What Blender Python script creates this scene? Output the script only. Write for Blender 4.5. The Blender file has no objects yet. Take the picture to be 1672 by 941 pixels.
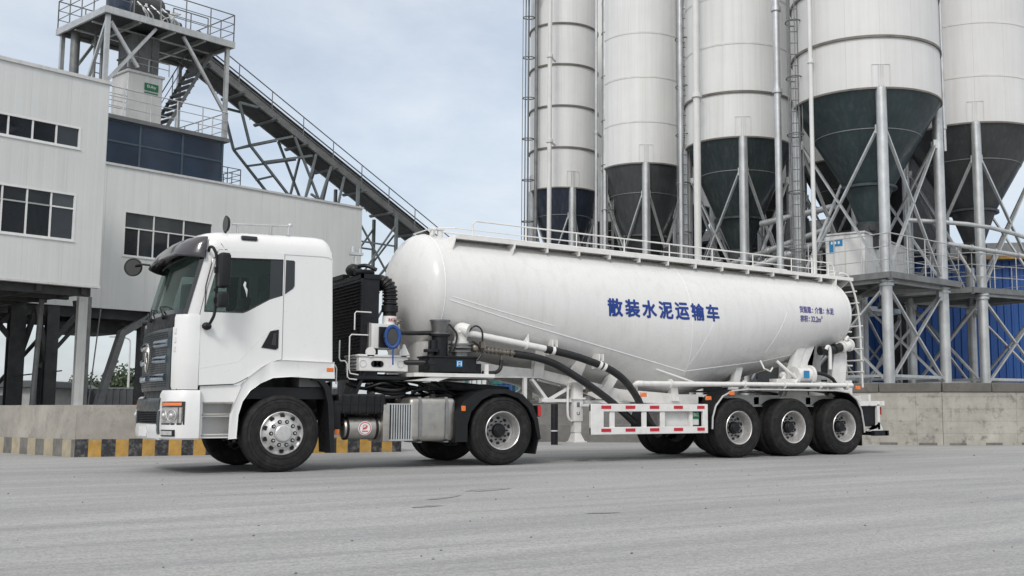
import bpy, bmesh, math, random
from mathutils import Vector, Matrix
R = math.radians
rnd = random.Random(7)
scene = bpy.context.scene
COL = scene.collection

# ------------------------------------------------------------------ materials
def _nt(name):
    m = bpy.data.materials.new(name); m.use_nodes = True
    nt = m.node_tree; b = nt.nodes['Principled BSDF']
    return m, nt, b
def _n(nt, t, **kw):
    n = nt.nodes.new(t)
    for k, v in kw.items(): setattr(n, k, v)
    return n
def _math(nt, op, a, b=None, clamp=False):
    n = _n(nt, 'ShaderNodeMath', operation=op); n.use_clamp = clamp
    for i, v in enumerate((a, b)):
        if v is None: continue
        if isinstance(v, (int, float)): n.inputs[i].default_value = v
        else: nt.links.new(v, n.inputs[i])
    return n.outputs[0]
def _mix(nt, fac, c1, c2, blend='MIX'):
    n = _n(nt, 'ShaderNodeMix', data_type='RGBA', blend_type=blend)
    for i, v in ((0, fac), (6, c1), (7, c2)):
        if isinstance(v, (int, float)): n.inputs[i].default_value = v
        elif isinstance(v, (tuple, list)): n.inputs[i].default_value = (*v[:3], 1)
        else: nt.links.new(v, n.inputs[i])
    return n.outputs[2]
def _ramp(nt, src, p0, p1, lo=0., hi=1.):
    n = _n(nt, 'ShaderNodeMapRange'); n.clamp = True
    nt.links.new(src, n.inputs[0])
    for i, v in enumerate((p0, p1, lo, hi)): n.inputs[i+1].default_value = v
    return n.outputs[0]
def _coords(nt, scale=(1,1,1), rot=(0,0,0), which='Object'):
    tc = _n(nt, 'ShaderNodeTexCoord'); mp = _n(nt, 'ShaderNodeMapping')
    mp.inputs['Scale'].default_value = scale; mp.inputs['Rotation'].default_value = rot
    nt.links.new(tc.outputs[which], mp.inputs[0]); return mp.outputs[0]
def _noise(nt, vec, scale, detail=5, rough=.6, dist=0.):
    n = _n(nt, 'ShaderNodeTexNoise'); n.inputs['Scale'].default_value = scale
    n.inputs['Detail'].default_value = detail; n.inputs['Roughness'].default_value = rough
    n.inputs['Distortion'].default_value = dist
    nt.links.new(vec, n.inputs['Vector']); return n.outputs['Fac']
def _bump(nt, b, h, strength, dist=.01):
    n = _n(nt, 'ShaderNodeBump'); n.inputs['Strength'].default_value = strength
    n.inputs['Distance'].default_value = dist
    nt.links.new(h, n.inputs['Height']); nt.links.new(n.outputs[0], b.inputs['Normal'])

def pm(name, col, rough=.5, metal=0., var=.12, scale=3., dirt=None, dirt_amt=0., streak=False, coat=0.,
       bump=0., bscale=40., rvar=.12, spec=.5):
    """a painted / plastic / metal surface with uneven tone, gloss and grime"""
    m, nt, b = _nt(name)
    v = _coords(nt)
    n1 = _noise(nt, v, scale)
    c = _mix(nt, _ramp(nt, n1, .3, .7), tuple(x*(1-var) for x in col), tuple(min(1, x*(1+var)) for x in col))
    if dirt_amt:
        dv = _coords(nt, (4,4,.35)) if streak else _coords(nt, (1,1,1))
        n2 = _noise(nt, dv, 2.2 if streak else scale*1.7, 7, .65)
        c = _mix(nt, _ramp(nt, n2, .48, .8, 0, dirt_amt), c, dirt or (.12,.1,.08))
    nt.links.new(c, b.inputs['Base Color'])
    n3 = _noise(nt, v, scale*3.1)
    nt.links.new(_ramp(nt, n3, .3, .7, max(.02, rough-rvar), min(1, rough+rvar)), b.inputs['Roughness'])
    b.inputs['Metallic'].default_value = metal
    b.inputs['Specular IOR Level'].default_value = spec
    b.inputs['Coat Weight'].default_value = coat; b.inputs['Coat Roughness'].default_value = .06
    if bump: _bump(nt, b, _noise(nt, v, bscale), bump)
    return m

M = {}
M['cab_white'] = pm('cab_white_paint', (.735,.732,.722), .32, var=.015, dirt=(.45,.43,.40), dirt_amt=.10, streak=True, coat=.6, rvar=.06)
M['tank_white'] = pm('tank_white_paint', (.665,.66,.645), .29, var=.035, scale=.9, dirt=(.46,.43,.38), dirt_amt=.34, streak=True, coat=.35, rvar=.08)
M['frame_white'] = pm('frame_white_paint', (.72,.71,.69), .45, var=.05, dirt=(.3,.27,.23), dirt_amt=.35, scale=4)
M['weld'] = pm('weld_paint', (.84,.84,.83), .4, var=.02)
M['black_plastic'] = pm('black_plastic', (.008,.0085,.010), .5, var=.3, dirt=(.06,.057,.052), dirt_amt=.16, spec=.35)
M['black_gloss'] = pm('black_gloss_plastic', (.012,.012,.014), .12, var=.2, coat=.5)
M['visor'] = pm('smoked_visor', (.022,.018,.024), .24, var=.2, coat=.8, rvar=.04)
M['black_metal'] = pm('black_painted_metal', (.0075,.008,.0105), .5, var=.35, dirt=(.06,.054,.046), dirt_amt=.22, scale=5, spec=.35)
M['rubber'] = pm('tyre_rubber', (.015,.0148,.0148), .75, var=.25, dirt=(.09,.083,.076), dirt_amt=.38, scale=5, bump=.15, spec=.3)
M['hose'] = pm('hose_rubber', (.008,.008,.009), .45, var=.3, dirt=(.08,.075,.07), dirt_amt=.2)
M['slate'] = pm('slate_grille_paint', (.022,.032,.037), .36, var=.15, dirt=(.12,.11,.1), dirt_amt=.25, coat=.2)
M['alu'] = pm('brushed_aluminium', (.44,.42,.39), .38, metal=.85, var=.12, dirt=(.22,.2,.17), dirt_amt=.4, scale=4)
M['rim_silver'] = pm('rim_silver', (.62,.61,.6), .36, metal=.6, var=.08, dirt=(.2,.18,.16), dirt_amt=.4, scale=8)
M['rim_disc'] = pm('rim_disc_dirty', (.30,.295,.29), .55, metal=.4, var=.2, dirt=(.07,.065,.06), dirt_amt=.6, scale=9)
M['chrome'] = pm('chrome', (.8,.8,.82), .08, metal=1., var=.03, rvar=.04)
M['blue_chrome'] = pm('tinted_chrome', (.35,.42,.5), .18, metal=1., var=.1)
M['galv'] = pm('galvanised_steel', (.54,.55,.55), .42, metal=.65, var=.16, scale=2.5, dirt=(.22,.2,.18), dirt_amt=.4, streak=True)
M['steel_mid'] = pm('machined_steel', (.22,.22,.22), .35, metal=.7, var=.25, scale=6, dirt=(.1,.09,.08), dirt_amt=.4)
M['galv_dark'] = pm('weathered_steel', (.20,.205,.205), .55, metal=.4, var=.2, dirt=(.10,.08,.06), dirt_amt=.5, scale=3)
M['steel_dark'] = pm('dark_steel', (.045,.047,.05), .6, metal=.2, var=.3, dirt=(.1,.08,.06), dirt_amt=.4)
M['conv_grey'] = pm('conveyor_grey_paint', (.14,.145,.148), .55, var=.2, dirt=(.09,.075,.06), dirt_amt=.5, scale=3)
M['mullion_blue'] = pm('blue_grey_mullion', (.05,.075,.10), .45, var=.2)
M['truss_green'] = pm('truss_grey_green_paint', (.15,.17,.172), .5, var=.2, dirt=(.08,.06,.05), dirt_amt=.3)
M['amber'] = pm('amber_lens', (.75,.17,.02), .25, var=.1, coat=.5)
M['red'] = pm('red_lens', (.55,.02,.02), .25, var=.1, coat=.5)
M['red_tape'] = pm('red_reflective_tape', (.50,.015,.03), .35, var=.1)
M['blue_paint'] = pm('blue_valve_paint', (.015,.065,.24), .4, var=.15)
M['brass'] = pm('aged_brass', (.22,.195,.165), .45, metal=.7, var=.3, scale=12)
M['text_blue'] = pm('blue_lettering', (.004,.032,.21), .4, var=.04)
M['text_violet'] = pm('violet_lettering', (.10,.085,.26), .45, var=.04)
M['text_black'] = pm('dark_lettering', (.02,.025,.05), .5, var=.05)
M['sign_green'] = pm('green_sign_paint', (.01,.16,.07), .45, var=.1)
M['sign_white'] = pm('white_sign_paint', (.75,.76,.74), .45, var=.05)
M['sign_blue'] = pm('blue_sign_paint', (.02,.2,.42), .45, var=.08)
M['box_white'] = pm('cabin_white_paint', (.66,.66,.645), .5, var=.05, dirt=(.3,.28,.24), dirt_amt=.35, streak=True)
M['yellow'] = pm('yellow_paint', (.46,.27,.06), .7, var=.25, dirt=(.22,.2,.17), dirt_amt=.75, scale=6)
M['yellow_pale'] = pm('faded_yellow_paint', (.36,.31,.22), .7, var=.2, dirt=(.28,.26,.22), dirt_amt=.6, scale=5)
M['stripe_black'] = pm('black_kerb_paint', (.022,.023,.028), .6, var=.3, dirt=(.26,.25,.235), dirt_amt=.85, scale=6)
M['stripe_grey'] = pm('faded_black_paint', (.15,.143,.13), .7, var=.3, dirt=(.25,.23,.2), dirt_amt=.6, scale=5)
M['win_frame'] = pm('white_window_frame', (.72,.73,.72), .45, var=.04, dirt=(.3,.28,.25), dirt_amt=.2)
M['trim'] = pm('building_trim', (.58,.585,.575), .5, var=.06, dirt=(.25,.22,.19), dirt_amt=.4, streak=True)
M['teal'] = pm('teal_crate', (.02,.14,.13), .6, var=.3)
M['ochre'] = pm('ochre_goods', (.42,.24,.05), .7, var=.3)
M['fabric'] = pm('grey_seat_fabric', (.11,.115,.115), .85, var=.3)
M['hut'] = pm('hut_wall_render', (.30,.30,.29), .7, var=.15)
M['hut_roof'] = pm('hut_roof_dark', (.07,.075,.08), .6, var=.2)

def glass(name, tint, alpha, rough=.04):
    m, nt, b = _nt(name)
    b.inputs['Base Color'].default_value = (*tint, 1); b.inputs['Roughness'].default_value = rough
    b.inputs['Specular IOR Level'].default_value = .75
    tr = _n(nt, 'ShaderNodeBsdfTransparent'); tr.inputs[0].default_value = (.98,.98,.98,1) if name=='clear_lens' else (.82,.90,.88,1)
    mx = _n(nt, 'ShaderNodeMixShader'); mx.inputs[0].default_value = alpha
    nt.links.new(tr.outputs[0], mx.inputs[1]); nt.links.new(b.outputs[0], mx.inputs[2])
    nt.links.new(mx.outputs[0], nt.nodes['Material Output'].inputs[0])
    _bump(nt, b, _noise(nt, _coords(nt), 1.3, 2), .03, .02)
    return m
M['cab_glass'] = glass('cab_glass', (.022,.034,.032), .24)
M['clear_lens'] = glass('clear_lens', (.5,.5,.5), .10)
M['lens_glass'] = glass('lens_glass', (.1,.1,.1), .3)
M['win_glass'] = pm('window_glass_dark', (.018,.021,.025), .08, var=.25, scale=.9, coat=.3, rvar=.05)
M['win_glass_up'] = pm('window_glass_transom', (.05,.056,.06), .1, var=.3, scale=.9, coat=.3)  # sky reflection in the upper panes put into a lighter base colour
M['win_glass_lit'] = pm('window_glass_blind', (.10,.10,.10), .15, var=.3, scale=.9, coat=.3)
M['blue_glass'] = pm('blue_glazing', (.013,.028,.055), .14, var=.35, scale=.8, coat=.3, rvar=.08)
M['mirror'] = pm('mirror_glass', (.085,.09,.095), .06, metal=1., var=.01, rvar=.02)

def wall_mat(name, col, pitch=.28, seam=1.05, dirt=.25):
    """coated sheet wall: fine vertical ribs, panel seams along local x, vertical runs of grime"""
    m, nt, b = _nt(name)
    v = _coords(nt); sp = _n(nt, 'ShaderNodeSeparateXYZ'); nt.links.new(v, sp.inputs[0])
    x = _math(nt, 'ADD', sp.outputs[0], sp.outputs[1])
    fr = _math(nt, 'FRACT', _math(nt, 'DIVIDE', x, pitch))
    rib = _ramp(nt, _math(nt, 'ABSOLUTE', _math(nt, 'SUBTRACT', fr, .5)), .40, .5)
    fs = _math(nt, 'FRACT', _math(nt, 'DIVIDE', x, seam))
    seamf = _ramp(nt, _math(nt, 'ABSOLUTE', _math(nt, 'SUBTRACT', fs, .5)), .490, .497)
    st = _noise(nt, _coords(nt, (2.4,2.4,.12)), 2., 7, .65)
    bl = _noise(nt, v, .35, 4)
    c = _mix(nt, _ramp(nt, bl, .3, .7), tuple(k*.94 for k in col), tuple(k*1.05 for k in col))
    c = _mix(nt, _ramp(nt, st, .45, .85, 0, dirt), c, (.26,.235,.2))
    c = _mix(nt, _math(nt, 'MULTIPLY', seamf, .16), c, (.25,.24,.23))
    nt.links.new(c, b.inputs['Base Color']); b.inputs['Roughness'].default_value = .5
    h = _math(nt, 'ADD', _math(nt, 'MULTIPLY', rib, -.5), _math(nt, 'MULTIPLY', seamf, -1.))
    _bump(nt, b, h, .28, .01)
    return m
M['wall_a'] = wall_mat('grey_sheet_wall', (.63,.64,.63), dirt=.18)
M['wall_b'] = wall_mat('grey_sheet_wall_plain', (.70,.71,.70), .2, 1.5, .2)
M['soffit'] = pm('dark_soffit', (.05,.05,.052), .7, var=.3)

def silo_mat(name, col, nseam=18, dirt=.3):
    m, nt, b = _nt(name)
    v = _coords(nt); sp = _n(nt, 'ShaderNodeSeparateXYZ'); nt.links.new(v, sp.inputs[0])
    ang = _math(nt, 'ARCTAN2', sp.outputs[1], sp.outputs[0])
    fr = _math(nt, 'FRACT', _math(nt, 'MULTIPLY', ang, nseam/(2*math.pi)))
    seam = _ramp(nt, _math(nt, 'ABSOLUTE', _math(nt, 'SUBTRACT', fr, .5)), .488, .498)
    st = _noise(nt, _coords(nt, (2.6,2.6,.07)), 2.2, 8, .68)
    st2 = _noise(nt, _coords(nt, (9,9,.16)), 2.2, 5, .6)
    bl = _noise(nt, v, .5, 5)
    c = _mix(nt, _ramp(nt, bl, .3, .7), tuple(k*.93 for k in col), tuple(k*1.04 for k in col))
    c = _mix(nt, _ramp(nt, st, .42, .8, 0, dirt), c, (.40,.375,.34))
    c = _mix(nt, _ramp(nt, st2, .55, .8, 0, dirt*.6), c, (.30,.27,.23))
    c = _mix(nt, _math(nt, 'MULTIPLY', seam, .3), c, (.3,.28,.25))
    nt.links.new(c, b.inputs['Base Color']); b.inputs['Roughness'].default_value = .48
    _bump(nt, b, _math(nt, 'ADD', _math(nt, 'MULTIPLY', seam, -.7), bl), .35, .015)
    return m
M['silo_white'] = silo_mat('silo_white_paint', (.725,.725,.715))
M['silo_white_b'] = silo_mat('silo_white_paint_cleaner', (.655,.65,.64), 14, .25)
M['silo_ring'] = pm('silo_ring_rusty', (.15,.14,.125), .6, var=.3, dirt=(.16,.1,.06), dirt_amt=.4)
M['silo_joint'] = pm('silo_joint_paint', (.63,.62,.60), .5, var=.08)
def cone_mat(name, col):
    return pm(name, col, .42, var=.25, scale=1.2, dirt=(.11,.11,.105), dirt_amt=.5, streak=True, coat=.1)
M['cone_navy'] = cone_mat('cone_navy_paint', (.018,.027,.05))
M['cone_grey'] = cone_mat('cone_grey_paint', (.045,.049,.052))
M['cone_green'] = cone_mat('cone_green_paint', (.021,.034,.036))
M['cone_teal'] = cone_mat('cone_blue_green_paint', (.026,.045,.050))
M['cone_black'] = cone_mat('cone_dark_paint', (.035,.037,.039))

def concrete(name, col, dark, amt=.6, bands=True, top=None):
    m, nt, b = _nt(name)
    v = _coords(nt)
    n1 = _noise(nt, v, 1.3, 9, .72); n2 = _noise(nt, v, 3.2, 9, .74); n3 = _noise(nt, _coords(nt, (2.5,2.5,.3)), 1.6, 6)
    c = _mix(nt, _ramp(nt, n1, .3, .7), tuple(k*.66 for k in col), tuple(k*1.18 for k in col))
    c = _mix(nt, _ramp(nt, n2, .53, .68, 0, amt), c, dark)
    c = _mix(nt, _ramp(nt, n3, .5, .75, 0, amt*.6), c, tuple(k*.7 for k in col))
    sp = _n(nt, 'ShaderNodeSeparateXYZ'); nt.links.new(v, sp.inputs[0])
    h = n2
    if bands:
        fz = _math(nt, 'FRACT', _math(nt, 'DIVIDE', _math(nt, 'ADD', sp.outputs[2], _math(nt, 'MULTIPLY', n1, .02)), .29))
        fx = _math(nt, 'FRACT', _math(nt, 'DIVIDE', _math(nt, 'ADD', sp.outputs[0], _math(nt, 'MULTIPLY', n1, .03)), 1.9))
        lz = _ramp(nt, _math(nt, 'ABSOLUTE', _math(nt, 'SUBTRACT', fz, .5)), .47, .5)
        lx = _ramp(nt, _math(nt, 'ABSOLUTE', _math(nt, 'SUBTRACT', fx, .5)), .493, .499)
        l = _math(nt, 'MULTIPLY', _math(nt, 'MAXIMUM', lz, lx), _ramp(nt, n2, .35, .6, .1, .55))
        c = _mix(nt, l, c, dark)
        h = _math(nt, 'SUBTRACT', n2, _math(nt, 'MULTIPLY', l, .6))
    nt.links.new(c, b.inputs['Base Color']); b.inputs['Roughness'].default_value = .85
    _bump(nt, b, h, .5, .02)
    return m
M['conc_wall'] = concrete('stained_board_marked_concrete', (.41,.39,.345), (.11,.10,.088), .9)
M['conc_cap'] = concrete('dark_concrete_coping', (.145,.136,.12), (.05,.047,.042), .8, False)
M['conc_block'] = concrete('pale_stained_concrete', (.33,.31,.275), (.15,.14,.125), .6, False)
M['conc_grey'] = concrete('grey_concrete', (.19,.185,.175), (.11,.105,.1), .5, False)

def ground_mat():
    m, nt, b = _nt('dusty_concrete_yard')
    rot = (0,0,R(-31))
    v = _coords(nt); vs = _coords(nt, (.16,1.5,1), rot); vf = _coords(nt, (.5,9,1), rot)
    s1 = _noise(nt, vs, 1., 7, .62, .6); s2 = _noise(nt, vf, 1., 6, .6, .4)
    big = _noise(nt, v, .16, 4, .55); fine = _noise(nt, v, 48, 5, .8); med = _noise(nt, v, 6, 6, .7)
    c = _mix(nt, _ramp(nt, s1, .38, .62), (.27,.271,.273), (.43,.428,.424))
    c = _mix(nt, _ramp(nt, s2, .44, .70, 0, .55), c, (.42,.415,.405))
    s3 = _noise(nt, _coords(nt, (.06,2.6,1), (0,0,R(-27))), 1., 5, .6, .3)
    c = _mix(nt, _ramp(nt, s3, .55, .68, 0, .38), c, (.21,.21,.212))
    mid = _noise(nt, v, 17, 4, .75)
    c = _mix(nt, _ramp(nt, mid, .47, .62, 0, .45), c, (.20,.20,.20))
    c = _mix(nt, _ramp(nt, mid, .34, .48, .40, 0), c, (.45,.448,.44))
    c = _mix(nt, _ramp(nt, big, .35, .7, 0, .45), c, (.26,.258,.256))
    c = _mix(nt, _ramp(nt, med, .5, .78, 0, .35), c, (.21,.21,.215))
    c = _mix(nt, _ramp(nt, fine, .49, .64, 0, .75), c, (.14,.14,.14))
    c = _mix(nt, _ramp(nt, fine, .3, .46, .6, 0), c, (.47,.465,.46))
    nt.links.new(c, b.inputs['Base Color'])
    nt.links.new(_ramp(nt, s1, .3, .7, .62, .85), b.inputs['Roughness'])
    _bump(nt, b, _math(nt, 'ADD', fine, _math(nt, 'MULTIPLY', med, 1.2)), .35, .012)
    return m
M['ground'] = ground_mat()
M['damp'] = pm('dark_patch_on_concrete', (.255,.253,.25), .7, var=.35, scale=9, dirt=(.2,.2,.2), dirt_amt=.6)
M['foliage'] = pm('tree_leaves', (.06,.085,.045), .75, var=.5, scale=1.2)
M['bark'] = pm('tree_bark', (.09,.07,.05), .9, var=.3)
def ribbed(name, col):
    return pm(name, col, .45, var=.12, scale=1., dirt=tuple(k*.55 for k in col), dirt_amt=.4, streak=True)
M['shed_blue'] = ribbed('blue_corrugated_sheet', (.014,.085,.31))
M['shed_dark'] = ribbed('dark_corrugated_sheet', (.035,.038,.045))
M['fence_dark'] = ribbed('dark_fence_sheet', (.05,.055,.06))

# ------------------------------------------------------------------ mesh builder
class MB:
    def __init__(s): s.bm = bmesh.new(); s.mi = 0
    def _f(s, vs):
        try:
            f = s.bm.faces.new(vs); f.material_index = s.mi; return f
        except ValueError: return None
    def box(s, a, b):
        x0,y0,z0 = (min(a[i],b[i]) for i in range(3)); x1,y1,z1 = (max(a[i],b[i]) for i in range(3))
        v = [s.bm.verts.new(p) for p in ((x0,y0,z0),(x1,y0,z0),(x1,y1,z0),(x0,y1,z0),(x0,y0,z1),(x1,y0,z1),(x1,y1,z1),(x0,y1,z1))]
        for q in ((3,2,1,0),(4,5,6,7),(0,1,5,4),(1,2,6,5),(2,3,7,6),(3,0,4,7)): s._f([v[i] for i in q])
        return s
    def hexa(s, p):        # 8 corner points, bottom 4 ccw then top 4
        v = [s.bm.verts.new(q) for q in p]
        for q in ((3,2,1,0),(4,5,6,7),(0,1,5,4),(1,2,6,5),(2,3,7,6),(3,0,4,7)): s._f([v[i] for i in q])
        return s
    def bar(s, p, q, w, h=None, up=(0,0,1)):
        p = Vector(p); q = Vector(q); h = h or w; d = (q-p).normalized(); u = Vector(up)
        if abs(d.dot(u)) > .98: u = Vector((1,0,0))
        a = d.cross(u).normalized()*w/2; c = a.normalized().cross(d).normalized()*h/2
        return s.hexa([p-a-c, p+a-c, p+a+c, p-a+c, q-a-c, q+a-c, q+a+c, q-a+c])
    def cyl(s, p, q, r, r2=None, seg=16, caps=True):
        p = Vector(p); q = Vector(q); r2 = r if r2 is None else r2
        d = (q-p).normalized(); u = Vector((0,0,1)) if abs(d.z) < .95 else Vector((1,0,0))
        a = d.cross(u).normalized(); c = d.cross(a)
        A=[]; B=[]
        for i in range(seg):
            t = 2*math.pi*i/seg; o = a*math.cos(t)+c*math.sin(t)
            A.append(s.bm.verts.new(p+o*r)); B.append(s.bm.verts.new(q+o*r2))
        for i in range(seg): s._f([A[i],A[(i+1)%seg],B[(i+1)%seg],B[i]])
        if caps: s._f(A[::-1]); s._f(B)
        return s
    def tube(s, pts, r, seg=10, smooth=0, caps=True, radii=None):
        pts = [Vector(p) for p in pts]
        if smooth:
            out=[]
            for i in range(len(pts)-1):
                p0=pts[max(i-1,0)];p1=pts[i];p2=pts[i+1];p3=pts[min(i+2,len(pts)-1)]
                for k in range(smooth):
                    t=k/smooth
                    out.append(.5*((2*p1)+(p2-p0)*t+(2*p0-5*p1+4*p2-p3)*t*t+(3*p1-p0-3*p2+p3)*t**3))
            out.append(pts[-1]); pts=out
        rings=[]; a=None
        for i,p in enumerate(pts):
            d=(pts[min(i+1,len(pts)-1)]-pts[max(i-1,0)]).normalized()
            if a is None:
                u=Vector((0,0,1)) if abs(d.z)<.95 else Vector((1,0,0)); a=d.cross(u).normalized()
            else:
                a=(a-d*a.dot(d)).normalized()
            c=d.cross(a); rr = radii(i,len(pts)) if radii else r
            rings.append([s.bm.verts.new(p+(a*math.cos(2*math.pi*k/seg)+c*math.sin(2*math.pi*k/seg))*rr) for k in range(seg)])
        for A,B in zip(rings,rings[1:]):
            for k in range(seg): s._f([A[k],A[(k+1)%seg],B[(k+1)%seg],B[k]])
        if caps: s._f(rings[0][::-1]); s._f(rings[-1])
        return s
    def lathe(s, prof, o=(0,0,0), axis='Z', seg=32, mis=None):
        """prof: (radius, height along axis)"""
        o=Vector(o); rings=[]
        for r,h in prof:
            ring=[]
            for i in range(seg):
                t=2*math.pi*i/seg; c,sn=r*math.cos(t),r*math.sin(t)
                p={'Z':(c,sn,h),'Y':(sn,h,c),'X':(h,c,sn)}[axis]
                ring.append(s.bm.verts.new(o+Vector(p)))
            rings.append(ring)
        for j,(A,B) in enumerate(zip(rings,rings[1:])):
            if mis: s.mi=mis[j]
            for i in range(seg): s._f([A[i],A[(i+1)%seg],B[(i+1)%seg],B[i]])
        for ring,(r,h) in ((rings[0],prof[0]),(rings[-1],prof[-1])):
            if r<1e-4: bmesh.ops.remove_doubles(s.bm, verts=ring, dist=1e-3)
        return s
    def grid(s, rows, closed=False):
        V=[[s.bm.verts.new(p) for p in r] for r in rows]
        for A,B in zip(V,V[1:]):
            n=len(A)
            for i in range(n if closed else n-1): s._f([A[i],A[(i+1)%n],B[(i+1)%n],B[i]])
        return V
    def shell(s, rows, rows2):
        """solid between two equal point grids"""
        V=s.grid(rows); W=s.grid([r[::-1] for r in rows2]); W=[w[::-1] for w in W]
        n=len(V); m=len(V[0])
        for i in range(n-1):
            s._f([V[i+1][0],W[i+1][0],W[i][0],V[i][0]]); s._f([V[i][m-1],W[i][m-1],W[i+1][m-1],V[i+1][m-1]])
        for k in range(m-1):
            s._f([V[0][k],W[0][k],W[0][k+1],V[0][k+1]]); s._f([V[n-1][k+1],W[n-1][k+1],W[n-1][k],V[n-1][k]])
        return s
    def plate(s, outer, d0, d1, holes=(), plane='XZ'):
        """polygon with holes extruded along the third axis from d0 to d1"""
        def P(p,d): return {'XZ':(p[0],d,p[1]),'XY':(p[0],p[1],d),'YZ':(d,p[0],p[1])}[plane]
        loops=[outer,*holes]; es=[]; ring_v=[]
        for lp in loops:
            vs=[s.bm.verts.new(P(p,d0)) for p in lp]; ring_v.append(vs)
            es+=[s.bm.edges.new((vs[i],vs[(i+1)%len(vs)])) for i in range(len(vs))]
        if holes:
            r=bmesh.ops.triangle_fill(s.bm, use_beauty=True, use_dissolve=False, edges=es)
            fs=[f for f in r['geom'] if isinstance(f,bmesh.types.BMFace)]
        else:
            fs=[s.bm.faces.new(ring_v[0])]
            if len(outer)>4: fs=bmesh.ops.triangulate(s.bm, faces=fs)['faces']
        for f in fs: f.material_index=s.mi
        r=bmesh.ops.duplicate(s.bm, geom=[e for e in es]+fs+[v for l in ring_v for v in l])
        vm=r['vert_map']
        off=Vector({'XZ':(0,d1-d0,0),'XY':(0,0,d1-d0),'YZ':(d1-d0,0,0)}[plane])
        for l in ring_v:
            W=[vm[v] for v in l]
            for w in W: w.co+=off
            for i in range(len(l)): s._f([l[i],l[(i+1)%len(l)],W[(i+1)%len(l)],W[i]])
        return s
    def ball(s, c, r, seg=12, sc=(1,1,1)):
        c=Vector(c); rows=[]
        n=seg//2
        for j in range(n+1):
            t=math.pi*j/n
            rows.append([c+Vector((r*sc[0]*max(math.sin(t),.001)*math.cos(2*math.pi*k/seg), r*sc[1]*max(math.sin(t),.001)*math.sin(2*math.pi*k/seg), r*sc[2]*math.cos(t))) for k in range(seg)])
        s.grid(rows, True); return s
    def move(s, dx, dy, dz=0.):
        bmesh.ops.translate(s.bm, verts=s.bm.verts, vec=(dx,dy,dz)); return s
    def bevel(s, w, seg=2, ang=40):
        s.bm.normal_update()
        bmesh.ops.remove_doubles(s.bm, verts=s.bm.verts, dist=1e-5)
        es=[e for e in s.bm.edges if len(e.link_faces)==2 and e.calc_face_angle(0)>R(ang)]
        bmesh.ops.bevel(s.bm, geom=es, offset=w, segments=seg, affect='EDGES', profile=.6, clamp_overlap=True)
        return s
    def build(s, name, mats, parent=None, local=False, ang=38):
        bmesh.ops.recalc_face_normals(s.bm, faces=s.bm.faces)
        me=bpy.data.meshes.new(name); s.bm.to_mesh(me); s.bm.free()
        if not isinstance(mats,(list,tuple)): mats=[mats]
        for m in mats: me.materials.append(M[m] if isinstance(m,str) else m)
        for p in me.polygons: p.use_smooth=True
        me.set_sharp_from_angle(angle=R(ang))
        o=bpy.data.objects.new(name, me); COL.objects.link(o)
        if parent is not None:
            o.parent=parent
            if not local:
                off=root_off(parent); me.transform(Matrix.Translation(-off))
        return o
def root_off(o):
    v=Vector((0,0,0))
    while o is not None: v+=o.location; o=o.parent
    return v
def tag(o, label=None, cat=None, group=None, kind=None):
    for k,v in (('label',label),('category',cat),('group',group),('kind',kind)):
        if v: o[k]=v
    return o
def empty(name, loc=(0,0,0), rz=0., parent=None):
    o=bpy.data.objects.new(name,None); COL.objects.link(o); o.empty_display_size=.3
    o.location=loc; o.rotation_euler=(0,0,rz)
    if parent is not None: o.parent=parent; o.location=Vector(loc)-root_off(parent)
    return o
def copy_tree(o, parent=None):
    c=o.copy(); COL.objects.link(c)
    if parent is not None: c.parent=parent
    for ch in list(o.children): copy_tree(ch,c)
    return c
def text_mesh(body, size, bold=0.):
    """glyph outlines as a flat mesh in XY, lower-left at the origin; returns (verts, faces, w, h)"""
    cu=bpy.data.curves.new('lettering_curve','FONT'); cu.body=body; cu.size=size; cu.offset=bold; cu.resolution_u=3
    ob=bpy.data.objects.new('lettering_tmp',cu); COL.objects.link(ob)
    bpy.context.view_layer.update()
    dg=bpy.context.evaluated_depsgraph_get()
    me=bpy.data.meshes.new_from_object(ob.evaluated_get(dg))
    vs=[Vector(v.co) for v in me.vertices]; fs=[tuple(p.vertices) for p in me.polygons]
    bpy.data.objects.remove(ob); bpy.data.curves.remove(cu); bpy.data.meshes.remove(me)
    if not vs: return [],[],0,0
    x0=min(v.x for v in vs); y0=min(v.y for v in vs); x1=max(v.x for v in vs); y1=max(v.y for v in vs)
    for v in vs: v.x-=x0; v.y-=y0
    return vs,fs,x1-x0,y1-y0
def add_text(mb, body, w, h, place, bold=.0, slices=0):
    """fit the glyphs into w x h and put each vertex with place(x, y)"""
    vs,fs,tw,th=text_mesh(body,1.,bold)
    if not vs: return
    b2=bmesh.new(); L=[b2.verts.new((v.x/tw*w, v.y/th*h, 0)) for v in vs]
    for f in fs:
        try: b2.faces.new([L[i] for i in f])
        except ValueError: pass
    for k in range(1,slices):
        bmesh.ops.bisect_plane(b2, geom=b2.verts[:]+b2.edges[:]+b2.faces[:], plane_co=(0,h*k/slices,0), plane_no=(0,1,0))
    mp={v:mb.bm.verts.new(place(v.co.x,v.co.y)) for v in b2.verts}
    for f in b2.faces: mb._f([mp[v] for v in f.verts])
    b2.free()
def bold_text(mb, body, w, h, place, grow, slices=0):
    """heavier strokes: the glyphs laid a few times side by side, place(x, y, layer)"""
    k=0
    for dx,dy in ((0,0),(1,0),(-1,0),(0,1),(0,-1),(.7,.7),(-.7,.7),(.7,-.7),(-.7,-.7)):
        add_text(mb, body, w, h, (lambda x,y,dx=dx,dy=dy,k=k: place(x+dx*grow, y+dy*grow, k)), 0, slices); k+=1
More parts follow.
